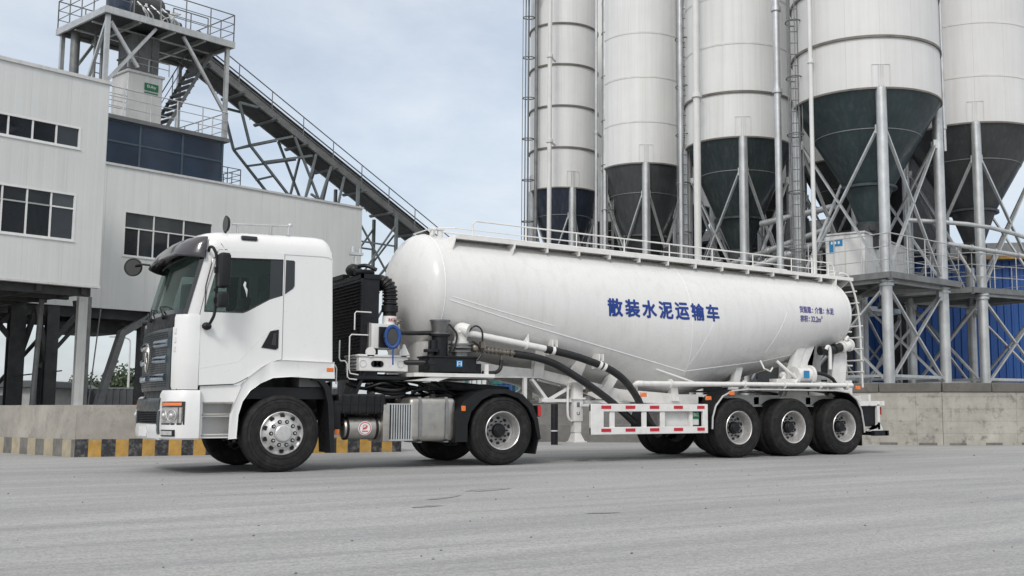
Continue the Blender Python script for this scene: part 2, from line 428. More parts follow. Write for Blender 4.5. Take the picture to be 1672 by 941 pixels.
def railing(mb, pts, h, rails=3, step=1.2, r=.02, seg=6):
    """posts and horizontal rails along a polyline"""
    for a,b in zip(pts,pts[1:]):
        a=Vector(a); b=Vector(b); n=max(1,round((b-a).length/step))
        for i in range(n+1):
            p=a.lerp(b,i/n); mb.cyl(p,p+Vector((0,0,h)),r,seg=seg)
        for k in range(rails):
            z=h*(k+1)/rails; mb.cyl(a+Vector((0,0,z)),b+Vector((0,0,z)),r*(1. if k==rails-1 else .7),seg=seg)
    return mb
# ------------------------------------------------------------------ tractor unit
TR = empty('tractor_truck', (0,1.25,0))
tag(TR, 'white tractor unit with dark grille and tall sleeper cab, parked in the yard', 'truck')

# plan curve of the cab front, near side -> far side
_half=[(-1.10,.03),(-1.235,.042),(-1.325,.075),(-1.382,.14),(-1.415,.24),(-1.440,.40),(-1.462,.62),(-1.479,.9),(-1.487,1.25)]
_plan=_half+[(x,2.5-y) for x,y in _half[-2::-1]]
def _dense(pts,n=8):
    out=[]; P=[Vector((*p,0)) for p in pts]
    for i in range(len(P)-1):
        p0=P[max(i-1,0)];p1=P[i];p2=P[i+1];p3=P[min(i+2,len(P)-1)]
        for k in range(n):
            t=k/n; out.append(.5*((2*p1)+(p2-p0)*t+(2*p0-5*p1+4*p2-p3)*t*t+(3*p1-p0-3*p2+p3)*t**3))
    out.append(P[-1]); return out
PLAN=_dense(_plan)
_S=[0.]
for a,b in zip(PLAN,PLAN[1:]): _S.append(_S[-1]+(b-a).length)
SL=_S[-1]
def s_of_y(y):
    for i in range(len(PLAN)-1):
        if PLAN[i].y<=y<=PLAN[i+1].y:
            t=(y-PLAN[i].y)/max(1e-6,PLAN[i+1].y-PLAN[i].y); return _S[i]+t*(_S[i+1]-_S[i])
    return 0. if y<PLAN[0].y else SL
def rake(z): return max(0,z-2.12)*.245
def front(s,z,out=0.):
    s=min(max(s,0),SL); i=0
    while i<len(_S)-2 and _S[i+1]<s: i+=1
    t=(s-_S[i])/(_S[i+1]-_S[i]); p=PLAN[i].lerp(PLAN[i+1],t); d=(PLAN[i+1]-PLAN[i]).normalized()
    n=Vector((-d.y,d.x,0))
    p=p+n*out
    return Vector((p.x+rake(z),p.y,z))
def fpatch(mb,y0,y1,zs,out,th=.03,outs=None,n=None,s0=None,s1=None):
    a=s_of_y(y0) if s0 is None else s0; b=s_of_y(y1) if s1 is None else s1
    n=n or max(3,int((b-a)/.06))
    outs=outs or [out]*len(zs)
    rows=[[front(a+(b-a)*k/n,z,o) for k in range(n+1)] for z,o in zip(zs,outs)]
    rows2=[[front(a+(b-a)*k/n,z,o-th) for k in range(n+1)] for z,o in zip(zs,outs)]
    return mb.shell(rows,rows2)

# --- cab shell: side panels with window holes, roof, back wall, front pillars
WIN=[(-1.085,2.16),(-1.075,2.5),(-1.0,2.87),(-.97,2.90),(-.05,2.935),(-.05,2.43),(-.22,2.37),(-.52,2.19),(-.58,2.165)]
QWIN=[(-.01,2.935),(.10,2.935),(.115,2.92),(.12,2.58),(.10,2.54),(-.01,2.455)]
mb=MB()
side=[(-1.10,1.17),(-1.10,2.12),(-.885,3.035),(.60,3.06),(.655,2.97),(.70,1.33),(-.30,1.33),(-.62,1.2)]
for y0,y1 in ((.032,.075),(2.425,2.468)): mb.plate(side,y0,y1,[WIN,QWIN])
# roof shell
st=[]
ys=[.024,.036,.075,.16,.32,.7,1.25]; ys=ys+[2.5-y for y in ys[-2::-1]]
dz=[0,.07,.125,.165,.195,.215,.22]; dz=dz+dz[-2::-1]
def roofrow(x,zs,w,k=1.):
    row=[]
    for y,d in zip(ys,dz):
        fx=front(s_of_y(y),3.06).x
        row.append(Vector((x+(fx-front(s_of_y(1.25),3.06).x)*w, y, zs+d*k)))
    return row
rows=[roofrow(-1.235,3.02,1,.1),roofrow(-1.225,3.02,1,.5),roofrow(-1.18,3.02,.95,.95),roofrow(-1.08,3.025,.6,1.2),roofrow(-.9,3.03,.2,1.35),roofrow(-.5,3.035,0,1.42),roofrow(.1,3.045,0,1.45),roofrow(.45,3.05,0,1.45),roofrow(.55,3.05,0,1.42),roofrow(.61,3.04,0,1.25),roofrow(.645,3.02,0,.85),roofrow(.662,2.96,0,.3)]
mb.shell(rows,[[v-Vector((0,0,.03)) for v in r] for r in rows])
mb.hexa([(.66,.05,1.33),(.70,.05,1.33),(.70,2.45,1.33),(.66,2.45,1.33),(.60,.05,3.1),(.645,.05,3.05),(.645,2.45,3.05),(.60,2.45,3.1)])
# front pillars and header
fpatch(mb,0,0,[2.10,2.4,2.7,3.05],.0,.05,s0=0,s1=s_of_y(.060))
fpatch(mb,0,0,[2.10,2.4,2.7,3.05],.0,.05,s0=s_of_y(2.44),s1=SL)
fpatch(mb,.055,2.445,[2.99,3.06],.0,.05)
cab=mb.build('cab',['cab_white'],TR)

mb=MB(); mb.box((-1.38,.12,1.0),(.62,2.38,1.16)); mb.box((-1.33,.2,1.16),(-1.05,2.3,2.05)); mb.build('cab_floor','black_plastic',cab)
mb=MB(); mb.box((.25,.1,1.17),(.59,2.4,2.95)); mb.build('cab_back_lining','fabric',cab)
# --- windscreen
mb=MB(); fpatch(mb,.060,2.44,[2.13,2.35,2.6,2.8,2.99],.004,.006); mb.build('windscreen','cab_glass',TR)
mb=MB()
for a,b in ((.058,.085),(2.415,2.442)): fpatch(mb,a,b,[2.13,2.5,3.0],.009,.012)
fpatch(mb,.058,2.442,[2.12,2.19],.0095,.012); fpatch(mb,.058,2.442,[2.93,3.0],.0095,.012)
mb.build('windscreen_seal','black_gloss',TR)
mb=MB()
for yy in (.55,1.25,1.95):
    p=front(s_of_y(yy),2.10,.03); q=front(s_of_y(yy+.42),2.26,.022); e=front(s_of_y(yy+.14),2.62,.02); g=front(s_of_y(yy+.52),2.30,.02)
    mb.tube([p,front(s_of_y(yy+.15),2.17,.04),q],.012,6); mb.tube([front(s_of_y(yy-.18),2.20,.02),front(s_of_y(yy+.1),2.26,.024),front(s_of_y(yy+.45),2.28,.02)],.009,6)
    mb.cyl(p,front(s_of_y(yy),2.10,.07),.03,seg=10)
mb.build('wiper','black_plastic',TR)
# sill strip under windscreen
mb=MB(); fpatch(mb,.20,2.3,[1.95,2.02,2.13],.012,.03,outs=[.02,.03,.012]); sill=mb.build('cowl_strip','black_plastic',TR)
mb=MB(); add_text(mb,'BMBE',.20,.045,lambda x,y: front(s_of_y(1.86-x),2.02+y,.034)); mb.build('lettering','sign_white',sill)
# corner panels
mb=MB()
fpatch(mb,0,0,[1.12,1.16,1.5,2.07,2.12],.02,.04,outs=[.004,.018,.022,.018,.004],s0=.03,s1=s_of_y(.235))
mb.build('corner_panel','cab_white',TR)
mb=MB()
for z in (1.62,1.74,1.86): fpatch(mb,0,0,[z,z+.07],.028,.02,s0=s_of_y(.15),s1=s_of_y(.185))
mb.build('panel_vent','frame_white',TR)
mb=MB(); fpatch(mb,0,0,[1.12,1.16,1.5,2.07,2.12],.02,.04,outs=[.004,.018,.022,.018,.004],s0=s_of_y(2.265),s1=SL-.03); mb.build('corner_panel','cab_white',TR)
# grille
mb=MB(); fpatch(mb,.245,2.255,[1.11,1.15,1.9,1.95],.03,.04,outs=[.015,.03,.03,.015])
grille=mb.build('grille','slate',TR)
mb=MB()
for z in [1.165+.03*k for k in range(25)]: fpatch(mb,.38,2.12,[z,z+.012],.034,.012,n=18)
mb.build('grille_slats','black_metal',grille)
for z,(ya,yb) in ((1.70,(.32,.98)),(1.48,(.36,1.0)),(1.24,(.42,1.08))):
    for m in (0,1):
        a,b=(ya,yb) if m==0 else (2.5-yb,2.5-ya)
        mb=MB(); fpatch(mb,a,b,[z,z+.02,z+.07,z+.095],.06,.03,outs=[.045,.062,.062,.045],n=10); mb.build('chrome_bar','blue_chrome',grille)
# emblem: oval ring round an upright double stroke
def erow(cx,cz,a,b,o,n=28): return [front(s_of_y(1.25)+a*math.cos(2*math.pi*k/n),1.57+b*math.sin(2*math.pi*k/n),o) for k in range(n+1)]
mb=MB(); mb.tube(erow(0,0,.125,.195,.075)[:-1]+erow(0,0,.125,.195,.075)[:1],.013,8)
for sg in (-1,1):
    mb.tube([front(s_of_y(1.25)+sg*.02,1.43,.08),front(s_of_y(1.25)+sg*.055,1.50,.085),front(s_of_y(1.25)+sg*.02,1.58,.085),front(s_of_y(1.25)+sg*.06,1.64,.085),front(s_of_y(1.25)+sg*.02,1.72,.08)],.011,8,4)
mb.build('emblem','alu',grille)
# dark gap and bumper
mb=MB(); fpatch(mb,.3,2.2,[.98,1.12],-.03,.05); mb.build('lower_grille_gap','steel_dark',TR)
mb=MB()
ys0=s_of_y(.50); ys1=s_of_y(2.0)
fpatch(mb,0,0,[.46,.48,.62,.9,1.06,1.11],.06,.05,outs=[.04,.062,.075,.07,.055,.03],s0=-.0,s1=ys0)
fpatch(mb,0,0,[.46,.48,.62,.9,1.02,1.04],.06,.05,outs=[.04,.062,.075,.07,.06,.03],s0=ys1,s1=SL)
fpatch(mb,0,0,[.45,.47,.56,.655,.665],.09,.05,outs=[.06,.085,.095,.085,.06],s0=ys0,s1=ys1)
bump=mb.build('bumper','cab_white',TR)
mb=MB(); fpatch(mb,0,0,[.83,.87,.98,1.01],.085,.05,outs=[.06,.085,.085,.06],s0=ys0-.05,s1=ys1+.05)
for a,b in ((.42,.52),(1.98,2.08)): fpatch(mb,a,b,[.53,.58,.84],.083,.03,outs=[.078,.088,.082])
mb.build('bumper_dark_trim','slate',bump)
mb=MB(); fpatch(mb,0,0,[.655,.84],.045,.03,s0=ys0,s1=ys1); mb.build('mesh_backing','black_plastic',bump)
mb=MB()
for k in range(7): fpatch(mb,0,0,[.675+.024*k,.682+.024*k],.062,.012,s0=ys0,s1=ys1,n=16)
for k in range(36):
    s=ys0+(ys1-ys0)*(k+.5)/36; mb.bar(front(s,.66,.052),front(s,.835,.052),.006)
mb.build('bumper_mesh','black_metal',bump)
mb=MB(); fpatch(mb,.98,1.52,[.49,.62],.1,.006); mb.build('number_plate_blank','sign_white',bump)
# headlight near + far, fog light
for side_ in (0,1):
    f=(lambda y:s_of_y(y)) if side_==0 else (lambda y:SL-s_of_y(y))
    def span(y0,y1): a,b=f(y0),f(y1); return dict(s0=min(a,b),s1=max(a,b))
    mb=MB(); fpatch(mb,0,0,[.655,.96],.076,.03,**span(.05,.35)); hl=mb.build('headlight','black_gloss',bump)
    mb=MB(); fpatch(mb,0,0,[.672,.70,.85,.888],.092,.003,outs=[.086,.095,.095,.086],**span(.055,.342)); mb.build('lens','clear_lens',hl)
    mb=MB()
    for yy in (.12,.25):
        c=front(f(yy),.775,.0); d=(front(f(yy),.775,.1)-c).normalized()
        u_=Vector((-d.y,d.x,0)).normalized(); w_=Vector((0,0,1))
        for rr_,tt in ((.075,.008),(.05,.006)): mb.tube([c+d*.084+(u_*math.cos(q)+w_*math.sin(q))*rr_ for q in [2*math.pi*k/24 for k in range(25)]],tt,6)
        mb.ball(c+d*.079,.04,12,(1,1,1))
    fpatch(mb,0,0,[.68,.88],.079,.004,**span(.06,.338)); mb.build('reflector','rim_silver',hl)
    mb=MB(); fpatch(mb,0,0,[.905,.92,.945],.088,.012,outs=[.0885,.0885,.080],**span(.06,.335)); mb.build('turn_signal','amber',hl)
    mb=MB(); fpatch(mb,0,0,[.505,.59],.08,.02,**span(.09,.34)); fg=mb.build('fog_light','black_plastic',bump)
    mb=MB(); fpatch(mb,0,0,[.52,.575],.086,.008,**span(.11,.32)); mb.build('lens','rim_silver',fg)
# --- sun visor
a,b=s_of_y(.06),s_of_y(2.44)
rr=[(3.19,.00,.02),(3.165,.085,0),(3.09,.165,0),(2.99,.225,0),(2.945,.245,0)]
n=40; rows=[]; rows2=[]
for z,o,_ in rr:
    row=[];row2=[]
    for k in range(n+1):
        s=a+(b-a)*k/n; e=min(1,min(k,n-k)/5); oo=o*(.35+.65*e)
        p=front(s,3.0,oo-.02); p.z=z-(1-e)*.06*(3.2-z)*3; row.append(p); q=p.copy(); q.z-=.018; q.x+=.012; row2.append(q)
    rows.append(row); rows2.append(row2)
mb=MB(); mb.shell(rows,rows2); mb.build('sun_visor','visor',TR)
# --- doors
DOOR=[(-1.125,1.175),(-1.135,2.13),(-1.06,2.5),(-.935,2.985),(-.91,3.01),(-.035,3.03),(-.03,1.545),(-.16,1.51),(-.32,1.42),(-.47,1.30),(-.60,1.225),(-.66,1.20)]
for y0,y1,gl in ((.018,.036,.034),(2.464,2.482,2.46)):
    mb=MB(); mb.plate(DOOR,y0,y1,[WIN]); mb.bevel(.004,1); door=mb.build('door','cab_white',TR)
    mb=MB(); mb.plate(WIN,gl,gl+.006); mb.build('window','cab_glass',door)
    mb=MB(); mb.plate([(-.225,2.37),(-.225,2.925),(-.05,2.933),(-.05,2.43)],gl-.008,gl-.002)
    # rubber round the opening
    lp=[Vector((x,gl-.006,z)) for x,z in WIN]; mb.tube(lp+[lp[0]],.013,6)
    mb.build('window_seal','black_gloss',door)
    mb=MB(); mb.plate(QWIN,gl-.008,gl); mb.build('quarter_window','black_gloss',TR)
    if y0<1:
        mb=MB()   # dark gap round the door
        lp=[Vector((x,.0315,z)) for x,z in DOOR]; mb.tube([p for p in lp]+[lp[0]],.008,6); mb.build('door_gap','black_plastic',TR)
        mb=MB()   # pressed crease on the door and the sleeper
        mb.tube([(-1.12,.018,1.40),(-.62,.018,1.50),(-.30,.018,1.86),(-.04,.018,2.02)],.0035,5); mb.build('door_crease','cab_white',door)
        mb=MB(); mb.plate([(-.585,2.55),(-.565,2.60),(-.545,2.585),(-.55,2.53),(-.525,2.49),(-.53,2.38),(-.55,2.46)],.031,.033); mb.build('painted_reflection','sign_white',door)  # white patch on the pane stands for a reflection
        pass
        mb=MB(); mb.plate([(-.315,1.70),(-.20,1.93),(-.085,1.955),(-.085,1.70),(-.12,1.675)],.008,.02); hd=mb.build('handle','black_plastic',door)
        mb=MB(); mb.plate([(-.185,1.74),(-.16,1.90),(-.12,1.91),(-.12,1.73)],.0,.01); mb.build('handle_pull','black_gloss',hd)
# driver's seat, wheel and dash seen through the glass
mb=MB()
for yy in (.45,1.65):
    mb.box((-.75,yy,1.45),(-.2,yy+.5,1.72)); mb.hexa([(-.32,yy,1.7),(-.16,yy,1.7),(-.16,yy+.5,1.7),(-.32,yy+.5,1.7),(-.14,yy+.06,2.55),(-.02,yy+.06,2.55),(-.02,yy+.44,2.55),(-.14,yy+.44,2.55)])
mb.bevel(.04,2); mb.build('seat','fabric',cab)
mb=MB(); c=Vector((-.98,.70,2.12)); ax=Vector((.75,0,.66)); u=Vector((0,1,0)); w=ax.cross(u).normalized()
mb.tube([c+(u*math.cos(t)+w*math.sin(t))*.22 for t in [2*math.pi*k/24 for k in range(25)]],.016,8)
mb.bar(c-u*.21,c+u*.21,.03); mb.cyl(c,c-ax*.25,.03); mb.build('steering_wheel','black_plastic',cab)
mb=MB(); mb.plate([(-1.30,1.95),(-1.36,2.10),(-1.15,2.14),(-.95,2.02),(-.95,1.8)],.15,2.35); mb.build('dashboard','black_plastic',cab)
mb=MB(); mb.plate([(-.95,2.35),(-.93,2.75),(-.75,2.78),(-.72,2.35)],2.30,2.31); mb.build('sun_blind','sign_white',cab)
# --- side skirt with steps
mb=MB(); mb.plate([(-1.09,.475),(-1.095,1.165),(-.66,1.19),(-.56,1.17),(-.60,.95),(-.615,.475)],.055,.10,[[(-1.05,.53),(-1.05,.76),(-.66,.76),(-.66,.53)],[(-1.05,.80),(-1.05,.93),(-.64,.93),(-.64,.80)]])
mb.box((-1.07,.30,.49),(-.62,.33,.97)); mb.box((-1.07,.1,.49),(-1.05,.31,.97)); mb.box((-.64,.1,.49),(-.62,.31,.97))
sk=mb.build('step_panel','cab_white',TR)
for z in (.50,.775,.935):
    mb=MB(); mb.box((-1.055,.04,z),(-.635,.27,z+.022)); mb.bevel(.006,1); mb.build('step','alu',sk)
# far skirt
mb=MB(); mb.plate([(-1.09,.475),(-1.095,1.165),(-.56,1.17),(-.615,.475)],2.40,2.45); mb.build('step_panel','cab_white',TR)
# --- wheel arch
arch_in=[(-.615,.47),(-.60,.78),(-.55,.96),(-.45,1.11),(-.32,1.22),(-.15,1.285),(.1,1.305),(.46,1.30),(.71,1.30)]
arch_out=[(.705,1.515),(.0,1.535),(-.17,1.50),(-.32,1.42),(-.47,1.30),(-.56,1.20),(-.66,.95),(-.70,.78),(-.71,.47)]
for y0,y1 in ((-.012,.06),(2.44,2.512)):
    mb=MB(); mb.plate(arch_in+arch_out,y0,y1); mb.bevel(.012,2,50); mb.build('wheel_arch','cab_white',TR)
mb=MB()
for y0,y1 in ((.05,.7),(1.8,2.45)):
    o=arch_in; rows=[[Vector((x,y,z)) for y in (y0,y1)] for x,z in o]; rows2=[[Vector((x+.0,y,z+.03)) if i>3 else Vector((x-.03,y,z+.01)) for y in (y0,y1)] for i,(x,z) in enumerate(o)]
    mb.shell(rows,rows2)
mb.build('arch_liner','black_plastic',TR)
mb=MB()
for y0,y1 in ((.0,.5),(2.0,2.5)):
    mb=MB(); pr=[(.40,1.27),(.50,1.25),(.58,1.15),(.635,.95),(.66,.65),(.69,.25)]; po=[(.45,1.295),(.56,1.28),(.66,1.17),(.72,.95),(.735,.65),(.745,.25)]
    mb.shell([[Vector((x,y,z)) for y in (y0,y1)] for x,z in pr],[[Vector((x,y,z)) for y in (y0,y1)] for x,z in po])
    mb.build('mudguard','black_plastic',TR)
mb=MB(); mb.box((.60,-.018,1.385),(.70,-.011,1.44)); mb.bevel(.004,1); mb.build('marker_light','amber',TR)
mb=MB(); mb.box((-.63,.03,3.17),(-.41,.11,3.235)); mb.bevel(.02,2); mb.build('roof_marker','black_gloss',TR)
# --- mirrors
mb=MB(); mb.tube([(-1.06,.02,2.98),(-1.07,-.10,3.02),(-1.04,-.20,2.98),(-1.0,-.22,2.8),(-1.0,-.22,2.2),(-1.04,-.20,2.02),(-1.06,-.06,1.96)],.02,8,5)
mb.ball((-1.06,-.04,1.96),.06,12,(1.1,.8,.9)); arm=mb.build('mirror_arm','black_plastic',TR)
mb=MB(); mb.box((-1.0,-.42,2.46),(-.87,-.20,2.92)); mb.bevel(.035,3); mir=mb.build('mirror','black_plastic',TR)
mb=MB(); mb.box((-.868,-.40,2.49),(-.864,-.22,2.89)); mb.build('mirror_glass','mirror',mir)
mb=MB(); mb.box((-1.0,-.40,2.19),(-.88,-.20,2.40)); mb.bevel(.035,3); mir=mb.build('mirror','black_plastic',TR)
mb=MB(); mb.box((-.878,-.38,2.22),(-.874,-.22,2.37)); mb.build('mirror_glass','mirror',mir)
mb=MB(); mb.box((-1.03,-.25,2.66),(-.985,-.19,2.74)); mb.box((-1.03,-.25,2.26),(-.985,-.19,2.33)); mb.box((-1.03,-.25,2.42),(-.98,-.19,2.45)); mb.build('mirror_clamp','black_metal',arm)
# round front mirror on the far corner
c=Vector((-1.56,2.72,3.02)); d=Vector((-.52,-.85,-.06)).normalized()
mb=MB(); mb.cyl(c-d*.05,c,.09,.135,seg=24); mb.cyl(c,c+d*.012,.138,.128,seg=24); mb.tube([c+d*.012+(Vector((-d.y,d.x,0)).normalized()*math.cos(q)+Vector((0,0,1))*math.sin(q))*.128 for q in [2*math.pi*k/28 for k in range(29)]],.013,6); mb.tube([c-d*.04,(-1.5,2.55,3.05),(-1.36,2.42,3.03)],.016,8,4); fm=mb.build('round_mirror','black_plastic',TR)
mb=MB(); mb.cyl(c+d*.0125,c+d*.016,.118,seg=24); mb.build('mirror_glass','mirror',fm)
# roof bar and small round mirror
mb=MB(); mb.cyl((-.70,.30,3.42),(.10,.30,3.46),.016)
for x,z in ((-.62,3.28),(-.16,3.3),(.09,3.32)): mb.cyl((x,.30,z),(x,.30,z+.14),.018); mb.box((x-.03,.27,z),(x+.03,.33,z+.02))
mb.ball((.11,.30,3.47),.04,10); mb.build('roof_bar','galv',TR)
c=Vector((-.80,.22,3.40)); d=Vector((-.99,-.10,0)).normalized()
mb=MB(); mb.cyl(c-d*.025,c+d*.005,.10,.12,seg=24); mb.cyl(c-Vector((0,0,.2)),c-Vector((0,0,.1)),.012); rm=mb.build('round_mirror','black_plastic',TR)
mb=MB(); mb.cyl(c+d*.0055,c+d*.009,.108,seg=24); mb.build('mirror_glass','mirror',rm)

# --- chassis
mb=MB()
for y in (.80,1.62): mb.box((-1.0,y,.78),(4.25,y+.08,1.04))
for x in (-.9,.9,2.0,3.0,4.1): mb.box((x,.88,.82),(x+.1,1.62,1.0))
mb.box((-1.2,.9,.55),(.3,1.6,1.15)); mb.box((-1.35,.4,.5),(-1.15,2.1,.72))      # engine and front cross member
mb.cyl((.3,1.25,.8),(3.2,1.25,.62),.07)
mb.box((3.05,.85,1.04),(3.85,1.65,1.10))
mb.build('chassis_frame','black_metal',TR)
mb=MB(); mb.hexa([(2.75,.70,1.16),(3.9,.70,1.10),(3.9,1.8,1.10),(2.75,1.8,1.16),(2.75,.70,1.30),(3.9,.70,1.22),(3.9,1.8,1.22),(2.75,1.8,1.30)]); mb.bevel(.03,2); mb.build('fifth_wheel_plate','black_metal',TR)
mb=MB(); mb.cyl((0,.3,.53),(0,2.2,.53),.07); mb.build('axle','black_metal',TR)
mb=MB(); mb.cyl((3.41,.3,.53),(3.41,2.2,.53),.11); mb.ball((3.41,1.25,.53),.27,16); mb.build('axle','black_metal',TR)
for xa,n_ in ((0,1.0),(3.41,.8)):
    for y in (.74,1.68):
        mb=MB(); mb.tube([(xa-n_*.75,y,.84),(xa-.3,y,.68),(xa,y,.62),(xa+.3,y,.68),(xa+n_*.75,y,.84)],.045,6,4); mb.build('leaf_spring','black_metal',TR)

# --- wheels (outer face at local y = 0, axle towards +y)
def tyre_mesh(w=.29):
    prof=[(.292,.02),(.30,.002),(.33,-.004),(.40,-.010),(.46,-.006),(.495,.006),(.517,.022),(.526,.040)]
    gy=[.075,.118,.161,.204]
    for g in gy:
        g=g*w/.29
        prof+=[(.530,g-.009),(.518,g-.006),(.518,g+.006),(.530,g+.009)]
    prof+=[(.526,w-.04),(.517,w-.022),(.495,w-.006),(.46,w+.006),(.40,w+.01),(.33,w+.004),(.292,w-.02)]
    mb=MB(); mb.lathe(prof,axis='Y',seg=64)
    for r in (.345,.43,.475): 
        mb.lathe([(r-.004,-.008),(r,-.014),(r+.004,-.008)],axis='Y',seg=64)
    return mb
def wheel(parent,x,y,kind,flip=False,name='wheel'):
    w=empty(name,(x,y,.53),R(180) if flip else 0,parent)
    tyre_mesh().build('tyre','rubber',w,True,30)
    if kind=='inner':
        mb=MB(); mb.lathe([(.294,.0),(.285,.0),(.26,.03),(.25,.2),(.29,.28)],axis='Y',seg=40); mb.build('rim','rim_disc',w,True); return w
    if kind=='front':
        mb=MB(); mb.lathe([(.294,.018),(.298,-.004),(.288,-.012),(.278,.0),(.262,.012),(.25,.018),(.236,.004),(.215,-.022),(.185,-.048),(.15,-.055),(.125,-.055),(.118,-.05),(.116,-.085),(.10,-.098),(.06,-.10),(.0,-.10)],axis='Y',seg=48)
        rim=mb.build('rim','rim_silver',w,True,25)
        for k in range(10):
            mb=MB(); t=2*math.pi*(k+.5)/10; c=Vector((.232*math.cos(t),0,.232*math.sin(t))); rad=c.normalized()
            nrm=(rad*.55+Vector((0,-.84,0))).normalized()
            mb.cyl(c+Vector((0,.03,0)),c+Vector((0,-.004,0))+nrm*.012,.031,seg=14)
            mb.build('hand_hole','black_metal',rim,True)
        mb=MB()
        for k in range(10):
            t=2*math.pi*k/10; c=Vector((.163*math.cos(t),0,.163*math.sin(t)))
            mb.cyl(c+Vector((0,-.045,0)),c+Vector((0,-.059,0)),.028,seg=14)
        mb.build('nut_recess','black_metal',rim,True)
        mb=MB()
        for k in range(10):
            t=2*math.pi*k/10; c=Vector((.163*math.cos(t),0,.163*math.sin(t)))
            mb.cyl(c+Vector((0,-.05,0)),c+Vector((0,-.078,0)),.015,.012,seg=6)
        mb.build('wheel_nut','rim_silver',rim,True)
    else:
        mb=MB(); mb.lathe([(.294,.018),(.298,-.004),(.290,-.012),(.280,-.004),(.272,.02),(.262,.06),(.252,.10),(.243,.145)],axis='Y',seg=48); rim=mb.build('rim','rim_silver',w,True,25)
        mb=MB(); mb.lathe([(.2445,.135),(.236,.150),(.215,.165),(.19,.172),(.16,.165),(.0,.165)],axis='Y',seg=48); mb.build('wheel_disc','rim_disc',w,True)
        for k in range(10):
            mb=MB(); t=2*math.pi*(k+.5)/10; c=Vector((.20*math.cos(t),.172,.20*math.sin(t))); mb.cyl(c+Vector((0,.02,0)),c+Vector((0,-.008,0)),.031,seg=14)
            mb.build('hand_hole','black_plastic',rim,True)
        mb=MB(); mb.lathe([(.112,.165),(.108,.12),(.098,.10),(.088,.095),(.082,.07),(.072,.06),(.0,.06)],axis='Y',seg=24)
        for k in range(8):
            t=2*math.pi*k/8; c=Vector((.085*math.cos(t),0,.085*math.sin(t))); mb.cyl(c+Vector((0,.1,0)),c+Vector((0,.085,0)),.010,seg=6)
        for k in range(10):
            t=2*math.pi*k/10; c=Vector((.145*math.cos(t),0,.145*math.sin(t))); mb.cyl(c+Vector((0,.17,0)),c+Vector((0,.13,0)),.014,seg=6)
        mb.build('hub','black_metal',w,True)
    return w
def copy_wheel(src,parent,x,y,flip=False,rot=0.):
    c=copy_tree(src,parent); c.location=Vector((x,y,.53))-root_off(parent); c.rotation_euler=(0,rot,R(180) if flip else 0); return c
WF=wheel(TR,0,.0,'front'); copy_wheel(WF,TR,0,2.5,True)
WD=wheel(TR,3.41,.0,'rear'); WI=wheel(TR,3.41,.33,'inner','inner_wheel')
copy_wheel(WD,TR,3.41,2.5,True); copy_wheel(WI,TR,3.41,2.17,True)

# --- side equipment
mb=MB(); mb.box((.82,.10,.79),(1.54,.60,1.08)); mb.bevel(.045,3)
for x in (.90,1.02,1.14,1.26,1.38,1.47): mb.box((x-.012,.088,.80),(x+.012,.112,1.06))
mb.box((.815,.09,.93),(1.545,.61,.95)); bb=mb.build('battery_box','black_plastic',TR)
mb=MB(); mb.lathe([(.0,.0),(.08,.005),(.135,.02),(.16,.06),(.163,.10),(.163,.50),(.16,.54),(.135,.58),(.08,.595),(.0,.60)],(.93,.29,.585),'X',24)
tk=mb.build('air_tank','alu',TR)
mb=MB(); mb.cyl((1.235,.128,.585),(1.235,.118,.585),.10,seg=28); pl=mb.build('round_badge','sign_white',tk)
mb=MB()
t=[2*math.pi*k/28 for k in range(29)]
mb.tube([(1.235+.085*math.cos(a),.118,.585+.085*math.sin(a)) for a in t],.006,5); mb.tube([(1.235+.03*math.cos(a),.118,.605+.03*math.sin(a)) for a in t],.005,5)
mb.bar((1.19,.117,.545),(1.28,.117,.545),.012); mb.bar((1.20,.117,.57),(1.27,.117,.62),.012); mb.build('badge_print','red_tape',pl)
mb=MB()
for x in (.99,1.43): mb.lathe([(.166,-.02),(.168,-.015),(.168,.015),(.166,.02)],(x,.29,.585),'X',24); mb.box((x-.015,.28,.74),(x+.015,.33,.80))
mb.build('strap','black_metal',tk)
mb=MB(); mb.box((1.50,.10,.39),(1.97,.72,.945)); mb.bevel(.012,2); sb=mb.build('silencer_box','alu',TR)
mb=MB(); mb.box((1.60,.0955,.415),(1.96,.0985,.93)); mb.build('rib_gap_shade','black_plastic',sb)  # black sheet puts the shade between the ribs into colour
mb=MB()
for k in range(9): mb.box((1.62+.038*k,.085,.42),(1.640+.038*k,.10,.925))
mb.box((1.60,.086,.925),(1.96,.1,.94)); mb.box((1.60,.086,.40),(1.96,.1,.42)); mb.build('cooling_ribs','galv',sb)
mb=MB(); mb.box((1.90,.08,.385),(2.66,.76,1.03)); mb.bevel(.09,4); ft=mb.build('fuel_tank','alu',TR)
mb=MB()
for x in (2.07,2.50): 
    mb.plate([(.072,.42),(.072,.95),(.12,1.035),(.72,1.035),(.72,1.042),(.115,1.042),(.064,.955),(.064,.42)],x-.025,x+.025,plane='YZ'); mb.box((x-.03,.07,.365),(x+.03,.6,.383))
mb.build('strap','galv_dark',ft)
mb=MB(); mb.cyl((2.33,.22,1.02),(2.33,.22,1.085),.055,.05,seg=18); mb.build('filler_cap','black_plastic',ft)
mb=MB(); mb.box((.76,.10,.55),(.86,.5,.98)); mb.box((.745,.25,.6),(.765,.45,1.25)); mb.bevel(.02,2); mb.build('splash_box','black_plastic',TR)
mb=MB(); mb.box((.775,.085,.50),(.845,.10,.575)); mb.bevel(.005,1); mb.build('marker_light','amber',TR)
